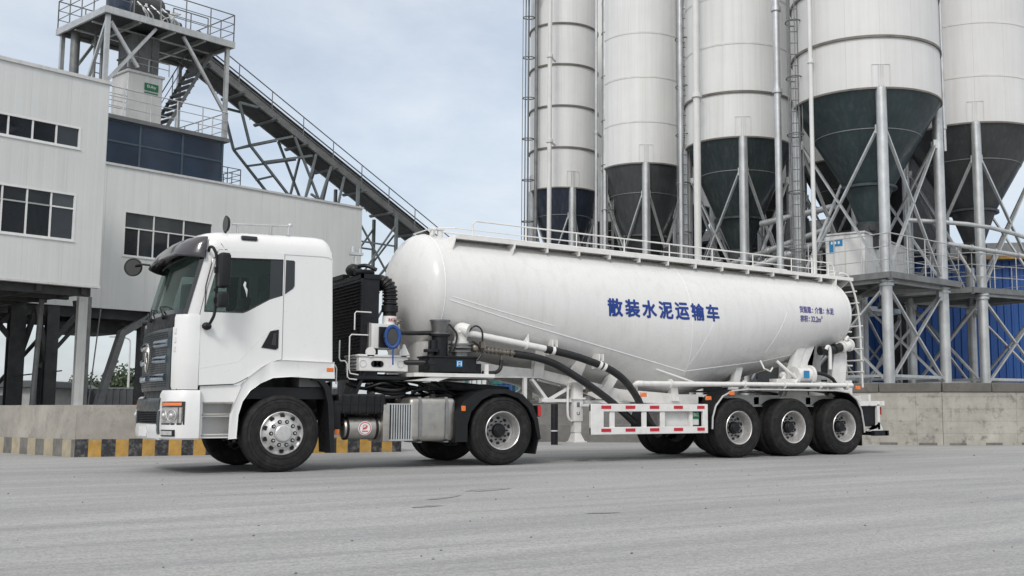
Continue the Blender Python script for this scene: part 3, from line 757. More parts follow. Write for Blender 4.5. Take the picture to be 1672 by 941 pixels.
# drive axle fender
fo=[(2.60,.37),(2.62,.80),(2.72,.98),(2.95,1.12),(3.2,1.165),(3.48,1.165),(3.74,1.09),(3.92,.93),(4.02,.70),(4.07,.40)]
fi=[(2.80,.37),(2.80,.62),(2.86,.82),(3.03,1.0),(3.22,1.09),(3.44,1.10),(3.66,1.03),(3.84,.88),(3.95,.68),(4.02,.40)]
for y0,y1 in ((-.01,.64),(1.86,2.51)):
    yy=[y0,y0+.01,y1-.01,y1]
    mb=MB(); mb.shell([[Vector((x,y,z)) for y in (y0,y1)] for x,z in fo],[[Vector((x+.02*(1 if x<3.3 else -1),y,z-.02)) for y in (y0,y1)] for x,z in fo])
    ye=(y0,y0+.03) if y0<1 else (y1-.03,y1)
    mb.plate(fo+fi[::-1],ye[0]-.012,ye[1]-.012); mb.build('rear_fender','black_plastic',TR)
    mb=MB(); mb.hexa([(3.98,y0+.02,.16),(4.0,y0+.02,.16),(4.0,y1,.16),(3.98,y1,.16),(4.045,y0+.02,.45),(4.065,y0+.02,.45),(4.065,y1,.45),(4.045,y1,.45)]); mb.build('mudflap','hose',TR)
mb=MB(); mb.box((2.69,-.034,.83),(2.76,-.022,.91)); mb.bevel(.004,1); mb.build('marker_light','amber',TR)
mb=MB(); mb.box((4.10,.14,.74),(4.155,.36,.92)); mb.bevel(.01,1); tl=mb.build('tail_light','black_plastic',TR)
mb=MB(); mb.box((4.10,.125,.75),(4.15,.1395,.91)); mb.box((4.156,.15,.75),(4.17,.34,.91)); mb.build('lens','red',tl)
# --- cooler stack, blower and tray behind the cab
mb=MB(); mb.box((1.25,.42,1.30),(1.52,2.1,2.84)); mb.box((1.24,.40,1.29),(1.27,.46,2.87)); mb.box((1.24,.40,2.80),(1.53,2.12,2.87)); rad=mb.build('cooler_unit','black_metal',TR)
mb=MB()
for k in range(29): 
    z=1.34+.05*k; mb.hexa([(1.19,.47,z),(1.245,.47,z+.012),(1.245,2.08,z+.012),(1.19,2.08,z),(1.19,.47,z+.008),(1.245,.47,z+.022),(1.245,2.08,z+.022),(1.19,2.08,z+.008)])
mb.build('louvre_slats','black_plastic',rad)
mb=MB(); mb.ball((1.24,.80,2.96),.11,14,(1.0,1.4,.9)); mb.ball((1.38,1.05,2.94),.10,14,(1.3,1.2,.8)); mb.cyl((1.2,.62,2.91),(1.5,.66,2.93),.045); mb.tube([(1.24,.8,3.0),(1.36,.6,3.02),(1.5,.5,2.95)],.03,8,4); mb.box((1.22,1.2,2.87),(1.5,1.8,2.94)); mb.build('cooler_fan_housing','black_plastic',rad)
mb=MB()
pts=[Vector((1.50,.75,2.60)),Vector((1.56,.66,2.74)),Vector((1.63,.56,2.77)),Vector((1.70,.50,2.70)),Vector((1.72,.49,2.56)),Vector((1.72,.49,2.38))]
mb.tube(pts,.105,14,12,radii=lambda i,n: .105+.012*(1 if (i//2)%2 else -1)); hz=mb.build('intake_hose','hose',TR)
mb=MB(); mb.cyl((1.72,.49,2.32),(1.72,.49,2.42),.125,seg=20); mb.cyl((1.72,.49,2.20),(1.72,.49,2.32),.10,seg=20); mb.build('hose_collar','black_plastic',hz)
mb=MB(); mb.cyl((1.72,.49,2.11),(1.72,.49,2.255),.106,seg=20); fl=mb.build('filter_neck','sign_white',TR)
mb=MB(); add_text(mb,'RKE',.11,.05,lambda x,y:(1.66+x,.381,2.17+y),.02); mb.build('lettering','red_tape',fl)
mb=MB(); mb.box((1.36,.36,1.76),(1.82,.78,2.13)); mb.bevel(.012,2); bx=mb.build('blower_box','box_white',TR)
mb=MB(); mb.box((1.345,.345,1.76),(1.375,.80,2.135)); mb.box((1.80,.345,1.76),(1.83,.80,2.135)); mb.build('box_flange','alu',bx)
mb=MB(); mb.box((1.50,.315,1.77),(1.79,.355,2.08)); mb.cyl((1.66,.32,1.92),(1.66,.22,1.92),.125,seg=20); mb.cyl((1.22,.44,1.95),(1.36,.46,1.95),.03); mb.ball((1.33,.45,1.95),.05,10); mb.build('blower_head','black_metal',bx)
c=Vector((1.66,.20,1.93)); ax=Vector((-.35,-.93,0)).normalized(); u=Vector((.93,-.35,0)).normalized(); w=Vector((0,0,1))
mb=MB(); mb.tube([c+(u*.10*math.cos(q)+w*.155*math.sin(q)) for q in [2*math.pi*k/28 for k in range(29)]],.03,8); bf=mb.build('flange_ring','blue_paint',TR)
mb=MB(); mb.cyl(c-ax*.02,c+ax*.01,.12,seg=20); mb.build('flange_face','steel_dark',bf)
mb=MB()
for q in range(8): p=c+(u*.115*math.cos(q*.785)+w*.165*math.sin(q*.785)); mb.cyl(p,p+ax*.035,.012,seg=6)
mb.tube([c+Vector((0,-.02,-.18)),c+Vector((.0,-.03,-.42))],.012,6); mb.build('flange_bolts','blue_paint',bf)
mb=MB(); mb.cyl((1.78,.36,2.13),(1.78,.36,2.19),.02); mb.cyl((1.74,.36,2.19),(1.86,.36,2.19),.012); mb.ball((1.80,.36,2.165),.028,8); mb.build('drain_cock','brass',TR)
mb=MB(); mb.box((1.21,.36,1.42),(1.98,.95,1.63)); mb.box((1.19,.34,1.63),(2.0,.97,1.665)); mb.bevel(.008,1)
mb.cyl((1.38,.37,1.70),(1.38,.34,1.70),.075,seg=20); mb.cyl((1.9,.37,1.70),(1.9,.34,1.70),.07,seg=20); tr=mb.build('blower_tray','frame_white',TR)
mb=MB(); mb.box((1.44,.352,1.48),(1.54,.358,1.575)); mb.cyl((1.44,.352,1.5275),(1.44,.358,1.5275),.0475,seg=18); mb.cyl((1.54,.352,1.5275),(1.54,.358,1.5275),.0475,seg=18); mb.build('tray_hole','black_plastic',tr)
mb=MB()
for cx in (1.27,1.86): mb.tube([(cx+.05*math.cos(a),.356,1.53+.05*math.sin(a)) for a in [2*math.pi*k/20 for k in range(21)]],.005,5)
mb.build('tray_mark','trim',tr)
mb=MB(); mb.box((1.15,.38,1.30),(2.05,.9,1.35)); mb.bar((1.2,.4,1.36),(1.9,.7,1.36),.05); mb.hexa([(1.15,.4,1.05),(1.2,.4,1.05),(1.2,.9,1.05),(1.15,.9,1.05),(1.3,.4,1.42),(1.35,.4,1.42),(1.35,.9,1.42),(1.3,.9,1.42)]); mb.build('tray_bracket','black_metal',TR)
mb=MB()
for pts in ([(1.38,.36,2.29),(1.14,.34,2.29),(1.12,.34,2.26),(1.12,.34,2.02)],[(1.34,.36,1.95),(1.08,.34,1.95),(1.05,.34,1.92),(1.05,.34,1.45),(1.07,.34,1.38),(1.2,.36,1.36)],[(.90,.34,1.86),(.90,.34,1.60),(.92,.34,1.56),(.99,.34,1.56),(1.02,.34,1.52),(1.03,.34,1.33),(1.06,.34,1.30),(1.18,.36,1.29)],[(.76,.3,1.50),(.83,.3,1.49),(.85,.3,1.45),(.85,.3,1.22)]):
    mb.tube(pts,.010,8)
mb.build('coolant_pipe','frame_white',TR)
mb=MB(); mb.hexa([(1.86,.33,1.67),(1.99,.33,1.67),(1.99,.38,1.67),(1.86,.38,1.67),(1.88,.33,1.83),(1.91,.33,1.83),(1.91,.38,1.83),(1.88,.38,1.83)]); mb.box((1.93,.40,1.67),(1.99,.5,1.74)); mb.build('pointer_bracket','sign_white',TR)
mb=MB()
for cx_,cy_,cz_,rr_ in ((1.75,.42,1.20,.17),(1.78,.45,1.15,.16),(1.7,.40,1.10,.19)): mb.tube([(cx_+rr_*1.5*math.cos(q),cy_+.12*math.sin(q)+.1,cz_+rr_*.35*math.sin(q*1.0)) for q in [2*math.pi*k/24 for k in range(25)]],.024,8)
mb.build('coiled_hose','hose',TR)
mb=MB(); mb.cyl((1.30,.85,2.87),(1.30,.85,3.18),.035); mb.cyl((1.30,.85,3.0),(1.30,.85,3.07),.075,seg=16); mb.cyl((1.30,.85,2.86),(1.30,.85,2.90),.09,seg=16); mb.box((1.2,.80,3.20),(1.40,.9,3.24)); mb.cyl((1.25,.85,3.22),(1.25,.85,3.33),.04); mb.cyl((1.36,.85,3.22),(1.36,.85,3.30),.03); mb.build('relief_valve','galv',TR)
mb=MB(); r2=random.Random(3)
for k in range(16):
    x=1.0+r2.random()*1.2; y=.35+r2.random()*.5; z=1.08+r2.random()*.22
    mb.tube([(x,y,z),(x+.3,y+r2.uniform(-.1,.15),z+r2.uniform(-.12,.1)),(x+.6,y+r2.uniform(-.1,.2),z+r2.uniform(-.1,.1)),(x+.9,y+.2,z+r2.uniform(-.15,.08))],r2.uniform(.012,.03),7,5)
mb.build('hose_bundle','hose',TR)
# ------------------------------------------------------------------ tank semi-trailer
TL = empty('tank_trailer', (6.5,1.25,0))
tag(TL, 'white V-bottomed bulk cement tank semi-trailer with blue lettering, hoses and three axles', 'tank trailer')
KT=[(2.5,2.71,.96,1.06),(7.1,2.28,1.30,1.25),(11.15,2.725,.785,1.05)]
FD,RD=.46,.30
def sect(X):
    if X<=2.5: k=math.sqrt(max(0,1-((2.5-X)/FD)**2)); return 2.71,.96*k,1.06*k
    if X>=11.15: k=math.sqrt(max(0,1-((X-11.15)/RD)**2)); return 2.725,.785*k,1.05*k
    for a,b in zip(KT,KT[1:]):
        if a[0]<=X<=b[0]:
            t=(X-a[0])/(b[0]-a[0]); return tuple(a[i]+t*(b[i]-a[i]) for i in (1,2,3))
def tank_pt(X,a,out=0.):
    zc,hz,hy=sect(X); return Vector((X,1.25-(hy+out)*math.cos(a),zc+(hz+out)*math.sin(a)))
def near_pt(X,z,out=0.):
    zc,hz,hy=sect(X); q=max(-1,min(1,(z-zc)/hz)); a=math.asin(q); return tank_pt(X,a,out)
def ring(X,n=96): return [tank_pt(X,2*math.pi*k/n) for k in range(n)]
xs=[2.5-FD*math.cos(math.pi/2*k/14) for k in range(0,14)]
xs[0]+=.0005
xs+=[2.5,2.9,3.5,4.2,4.9,5.6,6.2,6.7,7.0,7.1,7.2,7.5,8.2,8.9,9.6,10.2,10.7,11.15]
xs+=[11.15+RD*math.sin(math.pi/2*k/10) for k in range(1,11)]; xs[-1]-=.0005
mb=MB(); V=mb.grid([ring(x) for x in xs],True); mb._f(V[0][::-1]); mb._f(V[-1])
tank=mb.build('tank','tank_white',TL,ang=60)
# weld beads: circumferential seams and the two raking joints on the near flank
mb=MB()
def path(pts,r=.008,n=10):
    out=[]
    for (x0,z0),(x1,z1) in zip(pts,pts[1:]):
        for k in range(n): t=k/n; out.append(near_pt(x0+(x1-x0)*t,z0+(z1-z0)*t,.001))
    out.append(near_pt(*pts[-1],.001)); mb.tube(out,r,6)
path([(2.58,2.53),(3.81,2.23),(5.57,1.85),(7.09,1.52),(9.07,1.75),(10.48,2.02)],.007)
path([(2.63,2.58),(3.42,2.40),(4.4,2.20)],.006)
for x in (2.5,): mb.tube([tank_pt(x,2*math.pi*k/96,.001) for k in range(97)],.006,6)
mb.tube([tank_pt(7.1+.04*math.sin(k*.1),2*math.pi*k/96,.0) for k in range(97)],.004,6)
mb.tube([near_pt(7.1+.6*(1-t),1.55+1.0*(1-t),.0) for t in [k/12 for k in range(13)]],.003,5)
mb.tube([near_pt(9.0+.42*t,1.9+.75*t,.0) for t in [k/12 for k in range(13)]],.004,5)
mb.tube([tank_pt(11.15,2*math.pi*k/96,.0) for k in range(97)],.004,6)
mb.build('weld_seam','weld',tank)
# lettering
mb=MB()
cs='散装水泥运输车'
for i,ch in enumerate(cs):
    x0=5.40+i*(7.72-5.40-.27)/6; z0=2.41
    bold_text(mb,ch,.275,.288,lambda x,y,k,x0=x0,z0=z0: near_pt(x0+x,z0+y,.003+.0005*k),.011,8)
mb.build('lettering','text_blue',tank)
mb=MB()
def line(s,x,z,w,h,bold=.012):
    bold_text(mb,s,w,h,lambda a,b,k: near_pt(x+a,z+b,.003+.0004*k),.0035,4)
line('货瓶载',9.76,2.675,.30,.125); line(':',10.09,2.69,.02,.07); line('介意',10.16,2.675,.205,.125); line(':',10.385,2.69,.02,.07); line('水泥',10.47,2.675,.20,.125)
line('容积',9.76,2.505,.20,.12); line(':',9.985,2.52,.02,.07); line('32.2m',10.05,2.515,.265,.10); line('3',10.325,2.585,.03,.045)
mb.build('small_lettering','text_violet',tank)
# --- catwalk
def cz(x): return 3.60-(x-2.8)*(.125/8.7)
CX0,CX1=2.80,11.55
mb=MB()
mb.hexa([(CX0,.50,cz(CX0)-.035),(CX1,.50,cz(CX1)-.035),(CX1,2.0,cz(CX1)-.035),(CX0,2.0,cz(CX0)-.035),(CX0,.50,cz(CX0)),(CX1,.50,cz(CX1)),(CX1,2.0,cz(CX1)),(CX0,2.0,cz(CX0))])
for y in (.50,2.0): mb.hexa([(CX0,y-.012,cz(CX0)-.055),(CX1,y-.012,cz(CX1)-.055),(CX1,y+.012,cz(CX1)-.055),(CX0,y+.012,cz(CX0)-.055),(CX0,y-.012,cz(CX0)+.012),(CX1,y-.012,cz(CX1)+.012),(CX1,y+.012,cz(CX1)+.012),(CX0,y+.012,cz(CX0)+.012)])
cw=mb.build('catwalk','frame_white',TL)
mb=MB()
for x in [3.85+.62*k for k in range(12)]:
    if x>11.2: break
    for y in (.52,1.98):
        q=near_pt(x,cz(x)-.24,-.02); yq=q.y if y<1 else 2.5-q.y
        mb.hexa([(x-.012,y-.015,cz(x)-.10),(x+.012,y-.015,cz(x)-.10),(x+.012,y+.015,cz(x)-.10),(x-.012,y+.015,cz(x)-.10),(x-.02,y-.02,cz(x)-.06),(x+.02,y-.02,cz(x)-.06),(x+.02,y+.3*(1 if y<1 else -1),cz(x)-.06),(x-.02,y+.3*(1 if y<1 else -1),cz(x)-.06)])
        mb.box((x-.012,min(y,yq),cz(x)-.13),(x+.012,max(y,yq)+.05,cz(x)-.036))
mb.build('catwalk_bracket','frame_white',cw)
mb=MB()   # gussets and plates at both ends
def gus(x,dx):
    for sgn in (1,):
        yb=near_pt(x,cz(x)-.28,-.03).y
        for f in (lambda y:y, lambda y:2.5-y):
            mb.hexa([(x,f(yb),cz(x)-.30),(x+.02,f(yb),cz(x)-.30),(x+.02,f(yb+.4),cz(x)-.2),(x,f(yb+.4),cz(x)-.2),(x+dx,f(.49),cz(x)-.0),(x+dx+.02,f(.49),cz(x)-.0),(x+dx+.02,f(1.1),cz(x)-.0),(x+dx,f(1.1),cz(x)-.0)])
gus(2.70,.10); gus(3.75,.12); gus(11.0,.08); gus(11.35,.16)
mb.build('end_gusset','frame_white',cw)
mb=MB()
for y in (.62,1.9):
    zt=.28
    p=[(3.15,y,cz(3.15)+.0),(3.15,y,cz(3.15)+zt-.06),(3.20,y,cz(3.2)+zt),(11.05,y,cz(11.05)+zt),(11.14,y,cz(11.1)+zt-.06),(11.16,y,cz(11.16))]
    mb.tube(p,.013,8); mb.cyl((2.85,y,cz(2.85)+.13),(11.15,y,cz(11.15)+.13),.010,seg=8)
    for x in [3.15+.98*k for k in range(1,9)]: mb.cyl((x,y,cz(x)),(x,y,cz(x)+zt),.011,seg=8)
for x,s in ((2.85,1),(11.2,-1)): mb.tube([(x,.62,cz(x)+.13),(x-.3*s,.9,cz(x)+.14),(x-.3*s,1.6,cz(x)+.14),(x,1.9,cz(x)+.13)],.011,8)
for x in (10.55,10.62): mb.tube([(x,.62,cz(x)),(x,.62,cz(x)+.34)],.016,8)
mb.build('handrail','frame_white',cw)
mb=MB()
for x in (4.6,7.0,9.3): mb.lathe([(.30,-.1),(.30,.05),(.33,.06),(.33,.09),(.0,.13)],(x,1.25,cz(x)+.02),'Z',24)
for x in (2.75,2.62): mb.cyl((x,1.0,3.6),(x,1.0,3.74),.045); mb.cyl((x,1.0,3.74),(x,1.0,3.77),.07)
mb.cyl((2.55,.85,3.62),(2.55,.85,3.72),.02); mb.cyl((2.50,.85,3.72),(2.6,.85,3.72),.03)
mb.build('manhole_cover','frame_white',TL)
# --- ladder at the rear
mb=MB()
for y,dn in ((.86,1.30),(1.30,1.55)):
    pts=[(11.55,y,3.62),(11.72,y,3.60),(11.84,y,3.48),(12.0,y,3.08),(12.08,y,2.6),(12.10,y,2.0),(12.12,y,dn)]
    mb.tube(pts,.021,8,4)
def lx(z): return 11.84+.26*min(1,max(0,(3.48-z)/.9))**.6 if z>2.5 else 12.09
for k in range(9): z=1.62+.235*k; mb.cyl((lx(z),.80,z),(lx(z),1.36,z),.015,seg=8)
for z in (2.45,1.75): mb.tube([(11.45,1.1,z),(12.08,1.1,z)],.018,8)
mb.tube([(12.10,1.30,1.6),(12.0,1.30,1.45),(11.6,1.2,1.4)],.018,8,4)
mb.build('ladder','frame_white',TL)
# --- under-frame
mb=MB()
for y in (.50,1.94):
    mb.plate([(2.35,1.36),(2.35,1.78),(3.6,1.55),(4.4,1.50),(5.9,1.20),(7.2,1.12),(11.75,1.12),(11.75,.92),(7.2,.92),(5.4,1.05),(4.75,1.28),(4.3,1.38)],y,y+.06)
    mb.plate([(2.35,1.345),(4.3,1.365),(4.75,1.265),(5.4,1.035),(7.2,.905),(11.75,.905),(11.75,.925),(7.2,.925),(5.42,1.055),(4.77,1.285),(4.32,1.385),(2.35,1.365)],y-.06,y+.12)
mb.box((2.3,.5,1.33),(3.5,2.0,1.36)); mb.box((2.3,.5,1.36),(2.36,2.0,1.9))
mb.box((11.69,.3,.92),(11.75,2.2,1.15))
for x in (5.2,7.6,8.9,10.2,11.4): mb.box((x,.5,.95),(x+.12,2.0,1.08))
mb.build('subframe','frame_white',TL)
# saddles carrying the tank
mb=MB()
def saddle(x0,x1,zt,zb,dx=.0,y=.46):
    yt=near_pt(x0,zt,.0).y+.02
    for f in (lambda v:v, lambda v:2.5-v):
        mb.hexa([(x0+dx,f(y),zb),(x1+dx,f(y),zb),(x1+dx,f(y+.12),zb),(x0+dx,f(y+.12),zb),(x0,f(yt),zt),(x1,f(yt),zt),(x1,f(yt+.12),zt),(x0,f(yt+.12),zt)])
saddle(4.22,4.40,1.86,1.36,-.02); saddle(5.02,5.22,1.72,1.2,-.2); saddle(5.75,5.95,1.52,1.02,-.35)
saddle(8.45,8.6,1.62,1.1,-.14); saddle(7.0,7.15,1.26,1.0,0); saddle(9.9,10.1,2.02,1.1,-.35); saddle(10.95,11.15,2.15,1.1,-.12)
saddle(2.6,2.8,1.96,1.36,-.2)
mb.build('saddle','frame_white',TL)
mb=MB(); mb.plate([(9.62,1.1),(10.05,2.05),(10.4,2.1),(10.2,1.75),(10.15,1.3),(10.2,1.1)],.42,.45); mb.plate([(10.75,1.1),(10.95,2.15),(11.2,2.2),(11.25,1.9),(11.15,1.1)],.42,.45)
mb.plate([(10.0,1.1),(10.3,2.0),(11.0,2.1),(11.0,1.1)],.90,.93); mb.box((11.15,.4,1.1),(11.35,.7,1.42))
mb.build('rear_support_plate','frame_white',TL)
# landing legs
for y in (.30,2.02):
    mb=MB(); mb.box((4.87,y,.66),(5.05,y+.16,1.30)); mb.bevel(.015,2)
    mb.box((4.895,y+.02,.48),(5.025,y+.14,.68)); mb.box((4.84,y-.03,1.02),(5.08,y+.2,1.05))
    mb.hexa([(4.87,y-.03,.33),(5.07,y-.03,.33),(5.07,y+.19,.33),(4.87,y+.19,.33),(4.91,y+.03,.48),(5.01,y+.03,.48),(5.01,y+.14,.48),(4.91,y+.14,.48)])
    mb.box((4.85,y-.04,.315),(5.10,y+.20,.335)); lg=mb.build('landing_leg','frame_white',TL)
    if y<1:
        mb=MB(); mb.tube([(4.80,y+.05,1.28),(4.78,y+.04,1.15),(4.78,y+.04,.76),(4.86,y+.05,.66)],.02,8,4); mb.build('crank_tube','frame_white',lg)
        mb=MB()
        for z,s in ((.76,'C'),(.89,'8B')): add_text(mb,s,.055 if len(s)==1 else .085,.06,lambda a,b,z=z:(4.925+b,y-.004,z+.09-a) if False else (4.985-b+.0,y-.004,z+a),.02)
        mb.build('lettering','text_black',lg)
        mb=MB(); mb.cyl((5.06,y+.05,1.16),(5.22,y+.02,1.17),.025); mb.cyl((5.1,y,1.12),(5.12,y-.03,1.22),.03); mb.build('gear_handle','brass',lg)
mb=MB()
for p,q in (((4.15,.46,1.34),(4.45,.5,1.02)),((4.85,.4,1.22),(4.52,.5,1.02)),((4.15,2.0,1.34),(4.45,2.0,1.02)),((4.85,2.0,1.22),(4.52,2.0,1.02))): mb.bar(p,q,.09,.05)
mb.bar((4.3,.38,1.0),(4.95,.38,1.0),.05); mb.bar((4.95,.38,.98),(4.95,2.1,.98),.06); mb.box((4.0,.42,1.02),(4.06,.48,1.36)); mb.box((4.35,.38,.96),(4.55,.55,1.04)); mb.bar((5.05,.38,.98),(6.1,.5,.98),.05)
mb.build('leg_brace','frame_white',TL)
# axles, springs
for xa in (8.119,9.412,10.706):
    mb=MB(); mb.cyl((xa,.3,.53),(xa,2.2,.53),.085); mb.build('axle','black_metal',TL)
mb=MB()
for xa in (8.119,9.412,10.706):
    for y in (.66,1.76): mb.tube([(xa-.5,y,.80),(xa-.2,y,.68),(xa,y,.64),(xa+.2,y,.68),(xa+.5,y,.80)],.045,6,4); mb.box((xa-.62,y-.04,.72),(xa-.48,y+.06,.93)); mb.box((xa+.5,y-.04,.72),(xa+.62,y+.06,.93)); mb.cyl((xa+.1,y+.35,.62),(xa+.1,y+.35,1.0),.07)
mb.build('suspension','black_metal',TL)
wi=0
for xa in (8.119,9.412,10.706):
    for y,fl in ((0,False),(2.5,True)):
        copy_wheel(WD,TL,xa,y,fl,R(17*wi)); wi+=1
        c=copy_wheel(WI,TL,xa,.33 if y==0 else 2.17,fl,R(23*wi))
# fenders
fo=[(7.50,.52),(7.51,.72),(7.58,.92),(7.74,1.09),(7.96,1.185),(8.3,1.215),(10.5,1.215),(10.82,1.18),(11.03,1.05),(11.15,.85),(11.21,.55),(11.22,.42)]
for y0,y1 in ((-.015,.64),(1.86,2.515)):
    mb=MB(); mb.shell([[Vector((x,y,z)) for y in (y0,y1)] for x,z in fo],[[Vector((x+.014*(1 if x<8 else (-1 if x>10.7 else 0)),y,z-.018)) for y in (y0,y1)] for x,z in fo])
    fd=mb.build('fender','black_plastic',TL)
    yl=y0-.006 if y0<1 else y1+.006
    mb=MB(); mb.tube([(x,yl,z-.006) for x,z in fo],.017,8); mb.build('fender_trim','rim_silver',fd)
    mb=MB(); mb.box((11.17,y0+.03,.16),(11.19,y1,.50)); mb.build('mudflap','hose',fd)
for p in ((7.44,1.05,.02),(7.93,1.14,-.02),(11.10,1.27,.02),(6.06,1.10,.02)):
    mb=MB(); mb.box((p[0]-.06,p[2]-.03,p[1]-.035),(p[0]+.06,p[2],p[1]+.035)); mb.bevel(.006,1); mb.build('marker_light','amber',TL)
# side guard
mb=MB()
mb.box((5.0,-.02,.82),(7.40,.03,.945)); mb.box((5.0,-.02,.445),(7.40,.03,.565)); mb.box((5.0,-.022,.445),(5.25,.034,.945)); mb.box((7.30,-.022,.445),(7.405,.034,.945))
for x in (5.38,6.02,6.40): mb.box((x,.0,.56),(x+.10,.025,.825))
mb.box((5.0,.03,.90),(7.4,.5,.945)); mb.box((7.05,.035,.5),(7.12,.5,.9)); mb.bevel(.006,1)
sg=mb.build('side_guard','frame_white',TL)
for z in (.865,.49):
    for x in (5.20,5.68,6.17,6.67,7.17):
        mb=MB(); mb.box((x,-.026,z),(x+.19 if x<7.1 else x+.16,-.0205,z+.052)); mb.build('reflector','red_tape',sg)
mb=MB(); mb.box((6.5,.10,.50),(7.08,.5,.88)); mb.bevel(.02,2); mb.build('tool_box','frame_white',TL)
mb=MB(); mb.box((7.12,.08,.58),(7.29,.45,.88)); mb.bevel(.01,1); gb=mb.build('valve_box','box_white',TL)
mb=MB(); mb.box((7.14,.072,.69),(7.29,.08,.84)); lb=mb.build('label_plate','sign_green',gb)
mb=MB(); add_text(mb,'B62',.11,.06,lambda x,y:(7.16+x,.0705,.735+y),.01); mb.build('lettering','sign_white',lb)
mb=MB(); mb.box((5.98,.05,.98),(6.06,.10,1.06)); mb.cyl((6.02,.08,.94),(6.02,.08,1.0),.03); mb.build('lamp_bracket','frame_white',TL)
# --- pipes and hoses on the near side
mb=MB(); mb.tube([(2.80,.21,2.03),(2.95,.20,2.02),(3.2,.20,1.985),(4.34,.22,1.82)],.053,14,4); mb.cyl((3.9,.24,1.88),(3.94,.24,1.875),.085); mb.plate([(3.85,1.88),(3.98,2.06),(4.0,1.85)],.23,.25)
mb.build('discharge_pipe','frame_white',TL)
mb=MB(); mb.tube([(4.28,.225,1.825),(4.7,.20,1.75),(5.08,.17,1.65),(5.45,.13,1.52),(5.72,.10,1.35),(5.95,.09,1.10),(6.13,.10,.82),(6.34,.14,.56),(6.5,.18,.42)],.062,14,6)
hs=mb.build('discharge_hose','hose',TL)
mb=MB()
for x,y,z,d in ((4.42,.215,1.80,(.4,-.03,-.08)),(5.28,.15,1.585,(.4,-.04,-.18)),(5.36,.14,1.555,(.4,-.04,-.2))):
    c=Vector((x,y,z)); d=Vector(d).normalized(); mb.cyl(c-d*.025,c+d*.025,.072,seg=16)
for x,z,y in ((4.44,1.86,.2),(5.30,1.65,.15)): mb.box((x-.05,y-.02,z),(x-.03,y+.25,z+.12)); mb.box((x+.03,y-.02,z),(x+.05,y+.25,z+.12)); mb.box((x-.02,y,z-.12),(x+.02,y+.25,z))
mb.build('hose_clamp','frame_white',hs)
mb=MB(); mb.tube([(3.72,.22,1.73),(4.1,.2,1.68),(4.5,.19,1.56),(5.08,.17,1.25),(5.56,.16,.95),(6.0,.17,.62),(6.12,.18,.52)],.06,14,6); mb.build('air_hose','hose',TL)
mb=MB(); mb.cyl((3.02,.20,1.79),(3.72,.22,1.735),.035,seg=14); mb.ball((3.0,.17,1.80),.07,10); mb.box((3.08,.12,1.80),(3.16,.2,1.90)); r3=random.Random(5)
for k in range(9): 
    t=.05+k*.105; c=Vector((3.06,.20,1.79)).lerp(Vector((3.72,.22,1.735)),t); d=Vector((.62,-.1,-.055)).normalized(); mb.cyl(c-d*.012,c+d*.012,.042+.014*r3.random(),seg=12)
mb.cyl((3.5,.25,1.75),(3.5,.25,1.62),.025)
mb.build('coupling','brass',TL)
mb=MB(); mb.tube([(3.5,.25,1.63),(3.48,.24,1.5),(3.38,.22,1.43),(3.15,.2,1.42)],.03,10,5); mb.tube([(2.86,.17,2.02),(2.98,.14,2.14),(3.1,.14,2.07),(3.12,.16,1.85)],.014,8,5); mb.tube([(2.57,.18,2.15),(2.67,.13,2.0),(2.65,.13,1.85),(2.6,.13,1.75)],.016,8,5); mb.tube([(2.93,.14,1.9),(3.03,.11,1.84),(3.08,.1,1.72),(3.0,.1,1.6)],.016,8,5)
mb.tube([(1.72,.25,2.0),(2.0,.27,2.0),(2.40,.27,2.02)],.035,10,4); mb.cyl((1.9,.40,1.56),(2.24,.24,1.56),.04)
mb.build('small_hose','hose',TL)
mb=MB(); mb.box((2.10,.38,1.345),(3.44,1.0,1.40)); mb.hexa([(2.05,.4,1.28),(2.5,.4,1.28),(2.5,1.,1.28),(2.05,1.,1.28),(2.4,.4,1.34),(2.7,.4,1.34),(2.7,1.,1.34),(2.4,1.,1.34)]); mb.box((3.28,.40,1.40),(3.34,.44,1.55)); mb.move(-.13,-.29).build('valve_shelf','frame_white',TL)
mb=MB(); mb.box((2.36,.42,1.42),(3.14,.85,1.65)); mb.box((2.34,.40,1.635),(3.16,.87,1.665)); mb.box((2.42,.44,1.39),(2.5,.8,1.43)); mb.box((3.0,.44,1.39),(3.08,.8,1.43)); mb.bevel(.008,1); mb.cyl((2.33,.5,1.54),(2.45,.5,1.54),.085,seg=16); mb.box((3.14,.5,1.40),(3.26,.8,1.56)); vb=mb.move(-.13,-.29).build('valve_chest','black_metal',TL)
mb=MB(); mb.box((2.80,.396,1.50),(2.90,.40,1.60)); mb.move(-.13,-.268); lb=mb.build('badge','sign_blue',vb)
mb=MB(); mb.tube([(2.82,.394,1.515),(2.82,.394,1.58),(2.88,.394,1.58),(2.88,.394,1.515)],.008,6); mb.bar((2.83,.394,1.545),(2.87,.394,1.545),.01); mb.move(-.13,-.27); mb.build('badge_print','sign_white',lb)
mb=MB(); mb.cyl((2.58,.56,1.66),(2.58,.56,1.97),.125,seg=24); mb.cyl((2.58,.56,1.97),(2.58,.56,2.0),.16,seg=24); mb.cyl((2.45,.5,1.75),(2.45,.5,1.9),.06); mb.cyl((2.42,.5,1.72),(2.42,.5,1.76),.12,seg=16); mb.cyl((2.40,.48,1.62),(2.40,.48,1.74),.05); mb.move(-.13,-.29).build('relief_tower','black_metal',TL)
mb=MB(); mb.cyl((2.58,.56,2.0),(2.58,.56,2.20),.115,.15,seg=24); mb.cyl((2.58,.56,2.195),(2.58,.56,2.215),.16,seg=24); mb.cyl((2.58,.56,2.0),(2.58,.56,2.015),.165,seg=24); mb.cyl((2.92,.54,1.665),(2.92,.54,1.75),.13,seg=24)
for z in (1.73,1.79,1.84): mb.cyl((2.92,.54,z),(2.92,.54,z+.022),.185,seg=24)
